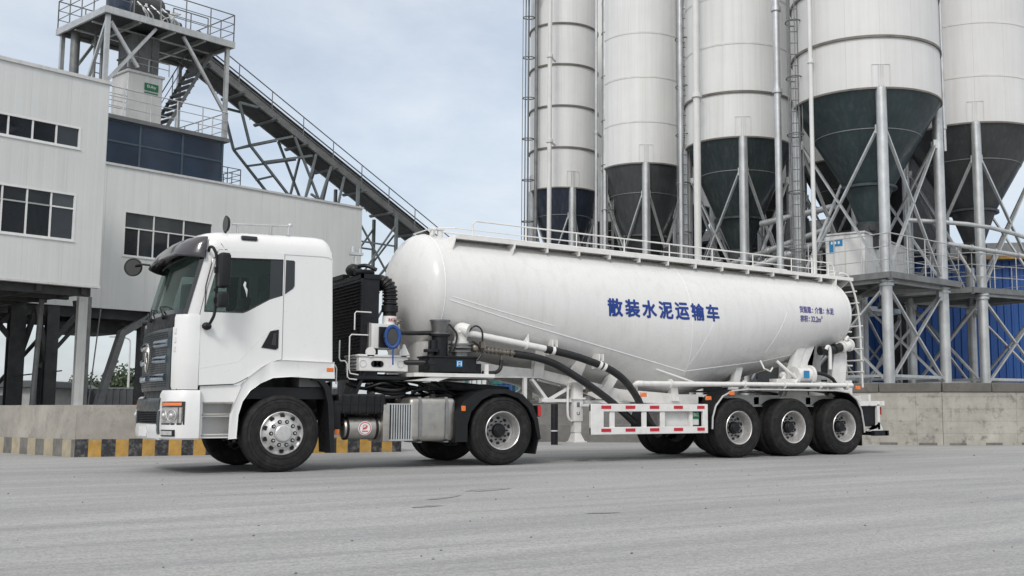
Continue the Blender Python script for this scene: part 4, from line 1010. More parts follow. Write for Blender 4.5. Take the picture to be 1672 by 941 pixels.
mb.move(-.13,-.29).build('steel_flange','steel_mid',TL)
mb=MB(); mb.tube([(2.92,.54,1.85),(2.92,.54,1.98),(2.90,.52,2.06),(2.92,.50,2.09),(3.0,.42,2.06)],.10,16,6); mb.cyl((2.92,.54,1.80),(2.92,.54,1.90),.13,seg=20); mb.ball((2.86,.45,2.04),.03,8); mb.move(-.13,-.29).build('pipe_elbow','frame_white',TL)
# long pipe over the wheels
mb=MB(); mb.cyl((6.12,.12,1.29),(11.06,.12,1.315),.045,seg=14); mb.tube([(6.12,.12,1.29),(6.0,.16,1.27),(6.1,.3,1.1),(6.3,.5,1.0)],.05,12,4)
for x in (6.7,8.35,9.3,10.2,10.9): mb.cyl((x-.012,.12,1.30),(x+.012,.12,1.30),.075,seg=16)
mb.tube([(6.52,.3,1.55),(7.3,.2,1.32)],.018,8); mb.tube([(8.9,.3,1.75),(8.9,.2,1.6),(9.05,.2,1.55),(9.15,.25,1.62)],.016,8); mb.tube([(9.3,.3,1.75),(9.5,.2,1.55),(9.7,.2,1.42),(9.6,.16,1.34)],.03,8,4)
mb.build('air_pipe','frame_white',TL)
mb=MB()
for x in (9.45,9.75): mb.cyl((x,.3,1.38),(x+.02,.3,1.55),.05); mb.cyl((x-.06,.3,1.50),(x+.08,.3,1.50),.04)
mb.cyl((9.75,.30,1.48),(10.1,.30,1.50),.15,seg=20); mb.cyl((10.08,.30,1.50),(10.14,.30,1.50),.19,seg=20); mb.cyl((9.72,.3,1.48),(9.75,.3,1.48),.18,seg=20); mb.box((9.2,.2,1.35),(9.7,.4,1.42)); mb.box((10.14,.3,1.3),(10.9,.42,1.38))
bv=mb.build('butterfly_valve','frame_white',TL)
mb=MB(); mb.plate([(9.83,1.44),(9.83,1.58),(9.97,1.58),(9.97,1.44)],.138,.146); mb.build('valve_sticker','sign_blue',bv)
mb=MB(); mb.tube([(10.45,.35,1.98),(10.75,.33,2.0),(10.98,.33,2.06)],.09,16,3); mb.cyl((10.62,.33,1.99),(10.70,.33,2.0),.105,seg=18); mb.cyl((10.80,.33,2.02),(10.86,.33,2.04),.105,seg=18); mb.tube([(10.15,.28,1.55),(10.4,.24,1.53),(10.62,.22,1.45),(10.72,.2,1.33)],.035,10,5); mb.build('rear_hose','hose',TL)
mb=MB(); mb.tube([(10.98,.33,2.06),(11.2,.36,2.10),(11.28,.40,2.14)],.10,16,3); mb.cyl((11.02,.33,2.07),(11.06,.335,2.075),.125,seg=18); mb.cyl((11.22,.35,2.11),(11.26,.36,2.12),.125,seg=18); mb.tube([(10.52,.25,2.0),(10.56,.25,2.06),(10.62,.25,2.0),(10.62,.25,1.62)],.035,10,4); mb.tube([(11.1,.3,2.2),(11.15,.28,2.28)],.03,8); mb.build('rear_valve_pipe','frame_white',TL)
# tail: white bumper frame and black underrun bar
mb=MB(); mb.box((11.25,.18,.93),(11.92,.26,1.02)); mb.box((11.80,.18,.46),(11.87,.26,.95)); mb.box((11.86,.1,.93),(11.92,2.4,1.02)); mb.plate([(11.5,.46),(11.78,.48),(11.80,.60),(11.86,.60),(11.95,.46),(11.95,.43),(11.5,.43)],.18,.24); mb.build('rear_frame','frame_white',TL)
mb=MB(); mb.box((11.3,.24,.52),(11.80,.28,.92)); mb.box((11.62,.1,.34),(11.98,.2,.44)); mb.box((11.92,.1,.34),(12.02,2.4,.44)); mb.build('underrun_bar','black_metal',TL)
mb=MB(); mb.box((11.925,.2,.75),(11.94,.5,.9)); mb.build('tail_light','red',TL)
# ------------------------------------------------------------------ yard, walls
mb=MB(); mb.grid([[Vector((x,y,0)) for x in (-400,-60,60,400)] for y in (-60,-20,60,700)]); g=mb.build('ground','ground'); tag(g,kind='structure')
r4=random.Random(11)
def patch(cx,cy,a,b,rot,name='ground_stain'):  # irregular dark stain lying flat on the concrete
    n=26; pts=[]
    for k in range(n):
        t=2*math.pi*k/n; q=1+r4.uniform(-.28,.28); x=a*q*math.cos(t); y=b*q*math.sin(t); pts.append((cx+x*math.cos(rot)-y*math.sin(rot),cy+x*math.sin(rot)+y*math.cos(rot),.004))
    mb=MB(); mb._f([mb.bm.verts.new(p) for p in pts]); o=mb.build(name,'damp'); tag(o,kind='structure')
patch(.95,-4.44,.30,.12,.2); patch(-.41,-5.93,.16,.06,.4); patch(.10,-5.15,.30,.05,.62); patch(.56,-7.29,.15,.05,-.3)
# loose grit on the yard
mb=MB(); r6=random.Random(31)
for k in range(420):
    x=r6.uniform(-8,14); y=-13.2+(r6.random()**1.6)*17; s=r6.uniform(.004,.013)*(2.2 if r6.random()<.06 else 1)
    if y>6: continue
    p=[Vector((x+s*r6.uniform(.6,1.2)*a,y+s*r6.uniform(.6,1.2)*b,s*c*r6.uniform(.5,.9)+s*.3)) for a,b,c in ((1,0,0),(-1,0,0),(0,1,0),(0,-1,0),(0,0,1),(0,0,-1))]
    v=[mb.bm.verts.new(q) for q in p]
    for f in ((0,2,4),(2,1,4),(1,3,4),(3,0,4),(2,0,5),(1,2,5),(3,1,5),(0,3,5)): mb._f([v[i] for i in f])
o=mb.build('gravel','conc_grey'); tag(o,kind='stuff')
# tall board-marked concrete wall on the right, with a coping, striped at the foot
def wall_run(p,q,h,th,base=0.):
    p=Vector((*p,0)); q=Vector((*q,0)); d=(q-p).normalized(); n=Vector((-d.y,d.x,0))*th
    return [p+Vector((0,0,base)),q+Vector((0,0,base)),q+n+Vector((0,0,base)),p+n+Vector((0,0,base)),p+Vector((0,0,h)),q+Vector((0,0,h)),q+n+Vector((0,0,h)),p+n+Vector((0,0,h))]
def local_wall(name,p,q,h,th,mat,label,cat,cap=True,stripe=True):
    L=math.hypot(q[0]-p[0],q[1]-p[1]); rz=math.atan2(q[1]-p[1],q[0]-p[0])
    root=empty(name,(p[0],p[1],0),rz); tag(root,label,cat)
    mb=MB(); mb.box((0,0,0),(L,th,h-(.22 if cap else 0))); mb.build('wall_body',mat,root,True)
    if cap:
        mb=MB(); n=max(1,round(L/1.35))
        for k in range(n): mb.box((L*k/n+.006,-.035,h-.22+.002),(L*(k+1)/n-.006,th+.03,h))
        mb.bevel(.012,1); mb.build('coping','conc_cap',root,True)
    if stripe:
        x=.15
        while x<L-.4: mb=MB(); mb.box((x,-.012,.0),(x+.42,0.004,.06)); mb.build('foot_stripe','stripe_grey',root,True); x+=.92
    return root
# local +y must point away from the viewer: run walls from left to right
local_wall('concrete_wall',(13.9,6.06),(16.46,2.5),1.485,.35,'conc_wall','stained concrete retaining wall run directly behind the trailer tail, up to the corner','wall')
local_wall('concrete_wall',(16.47,2.49),(24.5,-1.1),1.485,.35,'conc_wall','stained concrete wall with dark coping below the blue shed, clear of the trailer','wall')
local_wall('low_plinth',(8.9,11.2),(13.85,6.15),.46,.5,'conc_grey','low grey concrete plinth seen under the trailer between its legs and wheels','plinth',False,False)
# striped concrete island under the left building
isl=empty('concrete_island',(-1.77,6.68,0)); tag(isl,'concrete island with yellow and black striped foot in front of the office block','concrete island')
poly=[(-1.77,6.68),(4.15,5.86),(3.2,13.0),(0.6,22.0),(-6.6,22.0)]
def shift(p): return [(x+1.77,y-6.68) for x,y in p]
mb=MB(); mb.plate(shift(poly),.0,.935,plane='XY'); mb.bevel(.012,2); mb.build('block','conc_block',isl,True)
def stripes(p,q,mats,w=.34,h=.33,z0=.0):
    p=Vector((*p,0)); q=Vector((*q,0)); d=(q-p).normalized(); nn=Vector((d.y,-d.x,0))*.006; L=(q-p).length; x=0;k=0
    while x<L-.05:
        e=min(x+w*r4.uniform(.93,1.07),L); a=p+d*x; b=p+d*e; hh=h*r4.uniform(.96,1.04)
        bb=MB(); bb.hexa([a,b,b+nn,a+nn,a+Vector((0,0,hh)),b+Vector((0,0,hh)),b+nn+Vector((0,0,hh)),a+nn+Vector((0,0,hh))]); bb.build('painted_stripe',mats[k%2],isl,True); x=e;k+=1
A,Bq,Cq=shift([(-1.77,6.68),(4.15,5.86),(-6.6,22.0)])
stripes(A,Bq,('stripe_black','yellow'),.225,.31)
# left face runs away from the viewer
d=Vector((Cq[0]-A[0],Cq[1]-A[1])); L=d.length; d/=L
far=(A[0]+d.x*9,A[1]+d.y*9)
stripes(far,A,('stripe_grey','yellow_pale'),.37,.31)
# bollard
fb=empty('machine_base',(10.2,13.5,0),R(-40)); tag(fb,'pale concrete machine base seen under the trailer behind the low plinth','machine base')
mb=MB(); mb.box((-3.2,0,0),(4.0,2.2,1.25)); mb.bevel(.02,1); mb.build('block','conc_grey',fb,True)
mb=MB(); mb.box((-1.8,.3,1.252),(-.6,1.5,1.9)); mb.box((.6,.2,1.252),(2.4,1.4,1.7)); mb.cyl((-.4,.6,1.45),(.5,.6,1.45),.16); mb.build('pump_set','galv_dark',fb,True)
bo=empty('bollard',(8.93,7.91,0)); tag(bo,'black steel bollard with one pale band, standing behind the landing leg','bollard')
mb=MB(); mb.lathe([(.0,0),(.085,0),(.085,1.02),(.07,1.08),(0,1.10)],axis='Z',seg=20); mb.build('post','black_metal',bo,True)
mb=MB(); mb.lathe([(.086,.32),(.088,.325),(.088,.345),(.086,.35)],axis='Z',seg=20); mb.build('band','trim',bo,True)
# crate of goods seen under the trailer
cr=empty('goods_cage',(8.0,9.3,0),R(-35)); tag(cr,'teal mesh cage filled with wrapped goods, seen above the drive wheel fender','cage')
mb=MB()
for x in (-.62,.62):
    for y in (-.5,.5): mb.bar((x,y,0),(x,y,1.72),.07)
for z in (.1,.6,1.1,1.68):
    for y in (-.5,.5): mb.bar((-.62,y,z),(.62,y,z),.05)
    for x in (-.62,.62): mb.bar((x,-.5,z),(x,.5,z),.05)
for k in range(9):
    x=-.5+.125*k; mb.bar((x,-.5,.1),(x,-.5,1.68),.014); 
mb.build('cage_frame','teal',cr,True)
mb=MB(); r5=random.Random(2); z=.12
rows=[]
while z<1.5:
    h=r5.uniform(.10,.18); x=-.55
    while x<.5:
        w=r5.uniform(.2,.45); mb.mi=r5.choice([0,0,1,2,0,3]); mb.box((x,-.44,z),(min(.56,x+w-.01),.44,z+h-.012)); x+=w
    z+=h
mb.build('goods','teal ochre blue_paint sign_white'.split(),cr,True)
# ------------------------------------------------------------------ buildings on the left (local x along the facade, y away)
BO=(0.0,17.78,0.); BR=R(17.9)
def bthing(name,label,cat,group=None):
    e=empty(name,BO,BR); tag(e,label,cat,group); return e
def rect(x0,x1,z0,z1): return [(x0,z0),(x1,z0),(x1,z1),(x0,z1)]
def facade_window(root,x0,x1,z0,z1,y,verts,transom=None,minor=(),panes_light=()):
    """frame proud of the wall, dark glass set back, one pane per field"""
    t=.022
    mb=MB()
    for a,b in ((x0-.03,x0+t),(x1-t,x1+.03)): mb.box((a,y-.03,z0-.03),(b,y+.08,z1+.03))
    for a,b in ((z0-.03,z0+t),(z1-t,z1+.03)): mb.box((x0+t,y-.03,a),(x1-t,y+.08,b))
    zs=[z0+t,z1-t]
    for v in verts: mb.box((v-.020,y-.012,z0+t),(v+.020,y+.06,z1-t))
    ed=[x0+t]+[v for v in verts]+[x1-t]
    if transom:
        for a,b in zip(ed,ed[1:]): mb.box((a+(.024 if a!=x0+t else 0),y-.010,transom-.02),(b-(.024 if b!=x1-t else 0),y+.06,transom+.02))
    for v in minor: mb.box((v-.018,y-.008,z0+t),(v+.018,y+.05,(transom or z1)-.02))
    mb.box((x0-.05,y-.05,z0-.055),(x1+.05,y-.002,z0-.032))
    fr=mb.build('window','win_frame',root,True)
    for i,(a,b) in enumerate(zip(ed,ed[1:])):
        mb=MB(); mb.box((a,y+.03,z0+t),(b,y+.045,(transom or z1)-(0 if transom else t))); mb.build('pane','win_glass_lit' if i in panes_light else 'win_glass',fr,True)
        if transom: mb=MB(); mb.box((a,y+.03,transom+.001),(b,y+.045,z1-t)); mb.build('pane','win_glass_up',fr,True)
    return fr
A_=bthing('office_block','grey sheet-clad office block raised on columns, with two rows of dark windows','building')
mb=MB()
wl=(-4.56,-.80,5.46,6.72); wu=(-4.50,-.77,8.04,8.60)
mb.plate(rect(-14,0,4.26,10.02),0,.15,[rect(*wl),rect(*wu)])
mb.box((-.15,.152,4.26),(0,6.0,10.02)); mb.box((-14,.152,4.26),(-13.85,6.0,10.02)); mb.box((-13.85,5.85,4.26),(-.15,6.0,10.02))
mb.build('wall','wall_a',A_,True)
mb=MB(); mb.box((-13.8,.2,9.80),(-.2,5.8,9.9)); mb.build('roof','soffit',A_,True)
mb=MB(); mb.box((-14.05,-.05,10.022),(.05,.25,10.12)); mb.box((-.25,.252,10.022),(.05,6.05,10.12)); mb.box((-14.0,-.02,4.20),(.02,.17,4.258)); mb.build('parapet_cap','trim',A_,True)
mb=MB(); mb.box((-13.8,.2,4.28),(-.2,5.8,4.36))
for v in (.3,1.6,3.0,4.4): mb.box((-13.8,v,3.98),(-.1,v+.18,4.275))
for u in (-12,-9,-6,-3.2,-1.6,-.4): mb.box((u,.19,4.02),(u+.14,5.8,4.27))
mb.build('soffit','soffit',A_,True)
facade_window(A_,wl[0],wl[1],wl[2],wl[3],.02,[-.8-.627*k for k in (1,2,3,4,5)],6.33)
facade_window(A_,wu[0],wu[1],wu[2],wu[3],.02,[-.77-.622*k for k in (1,2,3,4,5)],None,(),(4,))
def col(x,y,z0,z1,w,mat,name='column'):
    mb=MB(); mb.box((x-w/2,y-w*.28,z0),(x+w/2,y-w*.22,z1)); mb.box((x-w/2,y+w*.22,z0),(x+w/2,y+w*.28,z1)); mb.box((x-w*.04,y-w*.218,z0),(x+w*.04,y+w*.218,z1)); mb.box((x-w*.6,y-w*.6,z0),(x+w*.6,y+w*.6,z0+.03))
    return mb.build(name,mat,A_,True)
col(.14,1.28,.93,4.1,.26,'trim'); col(.40,1.6,.93,4.1,.26,'galv_dark'); col(.60,4.2,.93,4.0,.36,'steel_dark'); col(-.14,4.9,.93,4.0,.46,'steel_dark'); col(-8,1.3,.93,4.0,.3,'trim'); col(-8,4.8,.93,4.0,.6,'steel_dark'); col(-4.6,4.8,.93,4.0,.6,'steel_dark')
mb=MB(); mb.cyl((-.66,2.3,.93),(-.55,2.3,4.0),.07); mb.cyl((1.55,3.6,.93),(1.8,3.6,4.0),.02); mb.cyl((1.8,5.2,1.2),(2.2,5.2,4.0),.02); mb.cyl((.9,5.0,.93),(1.15,5.0,4.0),.02); mb.build('down_pipe','galv_dark',A_,True)
mb=MB()
for p,q in (((-.1,4.9,2.1),(.42,4.9,3.98)),((.56,4.2,2.1),(.12,4.2,3.98)),((.40,1.7,2.6),(.15,1.7,3.98)),((-.2,4.9,2.9),(-1.1,4.9,3.9)),((-.2,4.9,3.85),(-1.1,4.9,3.0)),((-4.6,4.9,2.2),(-3.4,4.9,3.9)),((.62,4.2,2.9),(1.5,4.2,3.95))): mb.bar(p,q,.14)
mb.bar((-.2,4.7,1.85),(1.2,4.7,2.05),.04); mb.build('diagonal_brace','steel_dark',A_,True)

B_=bthing('plant_building','lower grey sheet-clad plant building behind the cab with one wide window','building')
VB=6.04; wb=(3.64,6.93,6.09,7.60)
mb=MB(); mb.plate(rect(-13.9,13.70,4.22,9.12),VB,VB+.15,[rect(*wb)])
mb.box((13.55,VB+.152,4.22),(13.70,13.5,9.12)); mb.box((-13.9,VB+.152,4.22),(-13.75,13.5,9.12)); mb.box((-13.75,13.35,4.22),(13.55,13.5,9.12)); mb.build('wall','wall_b',B_,True)
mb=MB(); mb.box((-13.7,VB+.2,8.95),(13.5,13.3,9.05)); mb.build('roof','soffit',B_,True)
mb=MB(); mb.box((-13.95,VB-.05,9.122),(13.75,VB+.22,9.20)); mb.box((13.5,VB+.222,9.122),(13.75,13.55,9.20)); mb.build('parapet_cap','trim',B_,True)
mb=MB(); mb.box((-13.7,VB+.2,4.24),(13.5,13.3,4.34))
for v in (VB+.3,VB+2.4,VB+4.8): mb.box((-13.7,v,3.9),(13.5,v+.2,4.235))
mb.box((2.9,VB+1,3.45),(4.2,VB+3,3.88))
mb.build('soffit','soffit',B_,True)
facade_window(B_,wb[0],wb[1],wb[2],wb[3],VB+.02,[4.70,5.82],7.05,[4.17,5.26,6.38])
mb=MB(); mb.bar((2.75,VB-.0,.0),(3.78,VB+.1,3.45),.22); mb.bar((3.75,VB+.1,3.40),(4.85,VB+.2,4.1),.22); mb.build('raking_column','galv_dark',B_,True)
mb=MB(); 
for u in (4.65,8,13.2): mb.box((u-.15,VB+.2,0),(u+.15,VB+.5,3.89))
for u in (-6,-1,4,9,13): mb.box((u-.15,12.6,0),(u+.15,12.9,3.9))
mb.build('column','steel_dark',B_,True)
mb=MB(); mb.bar((2.55,VB+.3,3.88),(1.2,VB+.3,2.2),.1); mb.bar((3.9,12,3.9),(2.0,12,1.5),.12); mb.build('diagonal_brace','steel_dark',B_,True)
mb=MB(); railing(mb,[(7.5,VB+1,9.2),(8.62,VB+1,9.2),(8.62,VB+4,9.2)],.85,4,.55,.018); mb.build('roof_railing','galv_dark',B_,True)

# dark glazed control room on the roof of the plant building
C_=bthing('control_room','dark blue glazed room on the plant roof below the tower platform','control room')
mb=MB(); mb.box((2.6,VB+.22,9.20),(7.36,11.4,10.78)); mb.build('glazing','blue_glass',C_,True)
mb=MB()
for u in (2.62,4.15,5.74,7.34): mb.box((u-.035,VB+.19,9.20),(u+.035,VB+.217,10.78))
for z in (9.23,10.02,10.75):
    us=(2.62,4.15,5.74,7.34)
    for a,b in zip(us,us[1:]): mb.box((a+.036,VB+.192,z-.03),(b-.036,VB+.217,z+.03))
for v in (VB+.25,8.9,11.35): mb.box((7.362,v-.03,9.2),(7.385,v+.03,10.78))
mb.build('glazing_bar','mullion_blue',C_,True)
mb=MB(); mb.box((2.4,VB+.1,10.78),(7.56,11.5,10.92)); mb.build('roof_deck','conv_grey',C_,True)
mb=MB(); railing(mb,[(2.5,11.3,10.92),(2.5,VB+.2,10.92),(7.48,VB+.2,10.92),(7.48,11.3,10.92)],1.0,3,.95,.022); railing(mb,[(3.0,VB+1.0,10.92),(4.0,VB+1.0,10.92)],1.25,5,.5,.02); mb.build('roof_railing','galv',C_,True)

# steel tower with a platform
T_=bthing('platform_tower','open steel tower with a railed platform standing on the plant roof','platform tower')
tz=14.50
mb=MB()
legs=[(2.90,VB+.42),(7.50,VB+.42),(2.90,9.9),(7.50,9.9)]
for u,v in legs: mb.box((u-.07,v-.07,10.93 if u>3 else 10.12),(u+.07,v+.07,tz))
mb.build('tower_leg','galv',T_,True)
mb=MB(); mb.box((2.75,VB+.25,tz+.10),(7.65,10.05,tz+.14))
mb.build('platform_deck','steel_dark',T_,True)
mb=MB()
for v in (VB+.25,10.0): mb.box((2.7,v-.04,tz-.02),(7.7,v+.04,tz+.22))
for u in (2.75,7.65): mb.box((u-.04,VB+.292,tz-.02),(u+.04,9.958,tz+.22))
for u in (4.0,5.3,6.5): mb.box((u-.05,VB+.295,tz-.06),(u+.05,9.955,tz+.098))
for v in (7.4,8.7): mb.box((2.8,v-.05,tz-.1),(7.6,v+.05,tz-.062))
mb.build('platform_beam','galv',T_,True)
mb=MB()
y0=VB+.42
for p,q in (((2.95,y0,12.1),(4.65,y0,14.45)),((3.05,y0+.1,14.3),(4.1,y0+.1,12.9)),((7.45,y0,12.0),(5.7,y0,14.45)),((2.9,y0,14.4),(2.9,8.6,11.0)),((2.9,9.8,13.0),(2.9,7.8,10.95)),((2.95,9.9,12.6),(4.0,9.9,14.4))): mb.bar(p,q,.10)
mb.build('tower_brace','galv',T_,True)
mb=MB(); railing(mb,[(2.75,10.0,tz+.22),(2.75,VB+.25,tz+.22),(7.65,VB+.25,tz+.22),(7.65,10.0,tz+.22),(2.75,10.0,tz+.22)],1.05,3,.95,.022); railing(mb,[(5.6,VB+1.0,tz+.14),(7.0,VB+1.0,tz+.14)],1.0,3,.7,.022); mb.build('platform_railing','galv_dark',T_,True)
mb=MB(); mb.cyl((3.1,9.3,10.9),(3.1,9.3,14.5),.16,seg=16); mb.cyl((3.5,8.6,10.9),(3.5,8.6,14.5),.05); mb.cyl((3.75,8.6,10.9),(3.75,8.6,14.5),.05)
for k in range(9): mb.cyl((3.5,8.6,11.2+.36*k),(3.75,8.6,11.2+.36*k),.02,seg=6)
mb.build('riser_pipe','galv_dark',T_,True)

# bucket elevator through the tower with its drive head on the platform
E_=bthing('bucket_elevator','grey bucket elevator casing with a small green sign, rising through the tower','elevator')
mb=MB(); mb.box((4.18,7.4,10.93),(5.50,8.6,13.02)); mb.box((4.12,7.34,12.95),(5.56,8.66,13.05)); mb.bevel(.02,1); mb.build('boot_casing','box_white',E_,True)
mb=MB(); mb.box((4.32,7.5,13.05),(5.36,8.5,14.44)); mb.box((4.28,7.46,13.6),(5.40,8.54,13.66))
for u in (4.6,5.1): mb.box((u-.03,7.46,13.05),(u+.03,7.5,14.44))
mb.build('shaft_casing','galv_dark',E_,True)
mb=MB(); mb.plate(rect(4.80,5.32,12.42,12.68),7.36,7.385); mb.plate(rect(4.80,5.32,12.28,12.35),7.375,7.387); gs=mb.build('sign','sign_green',E_,True)
mb=MB(); add_text(mb,'EUhy',.34,.14,lambda x,y:(4.89+x,7.357,12.48+y),.01); mb.build('lettering','sign_white',gs,True)
mb=MB(); railing(mb,[(4.05,7.2,13.05),(5.62,7.2,13.05)],.45,2,.8,.02); mb.build('casing_railing','galv',E_,True)
mb=MB(); mb.box((4.2,7.3,14.66),(5.6,8.7,15.6)); mb.cyl((4.3,8.0,15.6),(5.5,8.0,15.6),.55,seg=20); mb.cyl((5.6,7.5,15.1),(6.1,7.5,15.1),.22,seg=16); mb.box((5.5,7.2,14.66),(6.0,7.8,14.9)); mb.build('drive_head','steel_dark',E_,True)
mb=MB(); mb.cyl((3.55,7.0,14.75),(3.55,7.0,15.5),.42,seg=20); mb.build('fan_drum','blue_glass',E_,True)
mb=MB(); rr=random.Random(9)
for k in range(12): u=4.3+rr.random()*1.6; mb.tube([(u,6.9,14.66),(u,6.85,15.0),(u+rr.uniform(-.3,.3),6.85,15.2),(u+rr.uniform(-.4,.4),7.1,15.5)],.03,6,3)
mb.build('cable_loop','galv',E_,True)

# steep stair
S_=bthing('steel_stair','steep steel stair from the glazed room roof up to the tower platform','stair')
p0=Vector((5.55,7.3,10.93)); p1=Vector((7.35,7.3,14.45)); w=1.15
mb=MB()
for dy in (0,w): mb.bar(p0+Vector((0,dy,0)),p1+Vector((0,dy,0)),.04,.12)
mb.build('stringer','conv_grey',S_,True)
mb=MB()
for k in range(1,12): q=p0.lerp(p1,k/12); mb.box((q.x-.12,q.y+.03,q.z-.02),(q.x+.12,q.y+w-.03,q.z+.02))
mb.build('tread','conv_grey',S_,True)
mb=MB()
for dy in (w,):
    a=p0+Vector((0,dy,.9)); b=p1+Vector((0,dy,.9)); mb.cyl(a,b,.022,seg=8); mb.cyl(a-Vector((0,0,.4)),b-Vector((0,0,.4)),.016,seg=8)
    for k in range(3): q=p0.lerp(p1,k/2)+Vector((0,dy,0)); mb.cyl(q,q+Vector((0,0,.9)),.018,seg=8)
mb.build('handrail','galv_dark',S_,True)

# inclined belt conveyor
K_=bthing('belt_conveyor','long inclined belt conveyor running down from the tower behind the tank','conveyor')
def kz(u): return 14.15-.49*(u-9.15)
U0,U1=7.3,27.5
def slab(mb,v0,v1,d0,d1,u0=U0,u1=U1): mb.hexa([(u0,v0,kz(u0)+d0),(u1,v0,kz(u1)+d0),(u1,v1,kz(u1)+d0),(u0,v1,kz(u0)+d0),(u0,v0,kz(u0)+d1),(u1,v0,kz(u1)+d1),(u1,v1,kz(u1)+d1),(u0,v1,kz(u0)+d1)])
mb=MB(); slab(mb,8.5,8.56,-.42,-.08); slab(mb,9.64,9.70,-.42,-.08); slab(mb,8.46,8.62,-.46,-.425); slab(mb,8.46,8.62,-.075,-.04); slab(mb,9.58,9.74,-.46,-.425); mb.build('conveyor_frame','galv_dark',K_,True)
mb=MB(); slab(mb,8.63,9.57,-.50,-.44); slab(mb,8.7,9.5,-.02,.02); slab(mb,8.58,8.62,-.03,.14); slab(mb,9.58,9.62,-.03,.14); mb.build('belt','steel_dark',K_,True)
mb=MB()
u=U0+.5
while u<U1: mb.hexa([(u,8.2,kz(u)-.55),(u+.09,8.2,kz(u+.09)-.55),(u+.09,9.9,kz(u+.09)-.55),(u,9.9,kz(u)-.55),(u,8.2,kz(u)-.47),(u+.09,8.2,kz(u+.09)-.47),(u+.09,9.9,kz(u+.09)-.47),(u,9.9,kz(u)-.47)]); u+=1.55
mb.build('cross_beam','conv_grey',K_,True)
mb=MB(); slab(mb,8.55,9.65,.12,.15); mb.hexa([]) if False else None
for v in (8.25,9.85):
    mb.cyl((U0,v,kz(U0)+.48),(U1,v,kz(U1)+.48),.025,seg=8)
    if v<9: mb.cyl((U0,v+.2,kz(U0)+.2),(U1,v+.2,kz(U1)+.2),.03,seg=8)
    u=U0+.3
    while u<U1: mb.cyl((u,v,kz(u)-.45),(u,v,kz(u)+.48),.02,seg=8); u+=1.55
mb.build('walkway_rail','conv_grey',K_,True)
mb=MB()
for v in (8.5,9.7):
    P0,P1,P2=(9.35,v,kz(9.35)-.9),(9.9,v,11.5),(12.2,v,9.35)
    for a,b in ((P0,P1),(P1,P2),(P0,(10.2,v,kz(10.2)-.5)),(P1,(11.9,v,kz(11.9)-.55)),((10.5,v,10.9),(12.9,v,kz(12.9)-.7))): mb.bar(a,b,.09)
    for a,b in (((12.0,v,kz(12.0)-.5),(13.6,v,9.2)),((13.1,v,kz(13.1)-.5),(12.5,v,9.2)),((13.9,v,kz(13.9)-.5),(13.2,v,9.2)),((12.9,v,9.95),(14.6,v,9.2)),((14.6,v,kz(14.6)-.5),(14.2,v,9.2))): mb.bar(a,b,.085)
for z,u in ((11.5,9.9),(9.35,12.2),(10.4,11.0)): mb.bar((u,8.5,z),(u,9.7,z),.07)
mb.build('trestle','truss_green',K_,True)
mb=MB()
for v in (8.3,9.9):
    for u in (15.2,17.4): mb.bar((u,v,0),(u,v,kz(u)-.5),.12)
    for z in (3,6.3,8.2): mb.bar((15.2,v,z),(17.4,v,z),.07)
    for z0,z1 in ((0,3),(3,6.3),(6.3,9.2)): mb.bar((15.2,v,z0),(17.4,v,min(z1,kz(17.4)-.6)),.07); mb.bar((17.4,v,z0),(15.2,v,z1),.07)
    mb.bar((17.4,v,6.6),(19.3,v,kz(19.3)-.5),.09); mb.bar((17.4,v,7.6),(18.6,v,kz(18.6)-.5),.07)
    for u in (24.0,25.5): mb.bar((u,v,0),(u,v,kz(u)-.5),.12)
mb.build('trestle','truss_green',K_,True)

# ------------------------------------------------------------------ far things under the building
lp=empty('street_lamp',(7.7,60.3,0)); tag(lp,'thin pale street lamp far off beyond the columns','street lamp')
mb=MB(); mb.cyl((0,0,0),(0,0,5.1),.09,.05); mb.tube([(0,0,5.1),(-.05,-.02,5.3),(-.3,-.1,5.42),(-.7,-.25,5.45)],.05,8,4); mb.build('post','trim',lp,True)
mb=MB(); mb.box((-1.3,-.42,5.40),(-.6,-.15,5.52)); mb.bevel(.04,2); mb.build('lamp_head','trim',lp,True)
fe=empty('metal_fence',(4.4,56.5,0),math.atan2(-1.6,2.5)); tag(fe,'dark corrugated sheet fence far off below the trees','fence')
mb=MB(); n=80
for k in range(n): x=k*.2; mb.box((x,0 if k%2 else .05,0),(x+.2,.06 if k%2 else .11,2.05))
mb.build('sheet','fence_dark',fe,True)
mb=MB(); mb.box((0,-.02,2.06),(16,.13,2.14)); mb.build('fence_cap','conv_grey',fe,True)
hu=empty('roadside_shed',(-9.0,58.0,0),R(-32)); tag(hu,'low grey shed with a dark flat roof, far left beyond the columns','shed')
mb=MB(); mb.box((0,0,0),(12.2,5,2.0)); mb.build('wall','hut',hu,True)
mb=MB(); mb.box((-.3,-.4,2.005),(12.9,5.4,2.40)); mb.bevel(.05,1); mb.build('roof','hut_roof',hu,True)
mb=MB(); mb.box((8.2,-.04,0),(9.3,-.005,1.8)); mb.build('door','hut_roof',hu,True)
mb=MB(); mb.box((10,-.03,.8),(11.3,-.005,1.6)); mb.build('window','win_glass',hu,True)
hb=empty('white_hut',(3.3,62.0,0),R(-32)); tag(hb,'small pale gabled hut far off between the dark columns','hut')
mb=MB(); mb.box((0,0,0),(2.6,3,1.6)); mb.plate([(-.1,1.6),(1.3,2.3),(2.7,1.6)],0,3); mb.build('wall','box_white',hb,True)
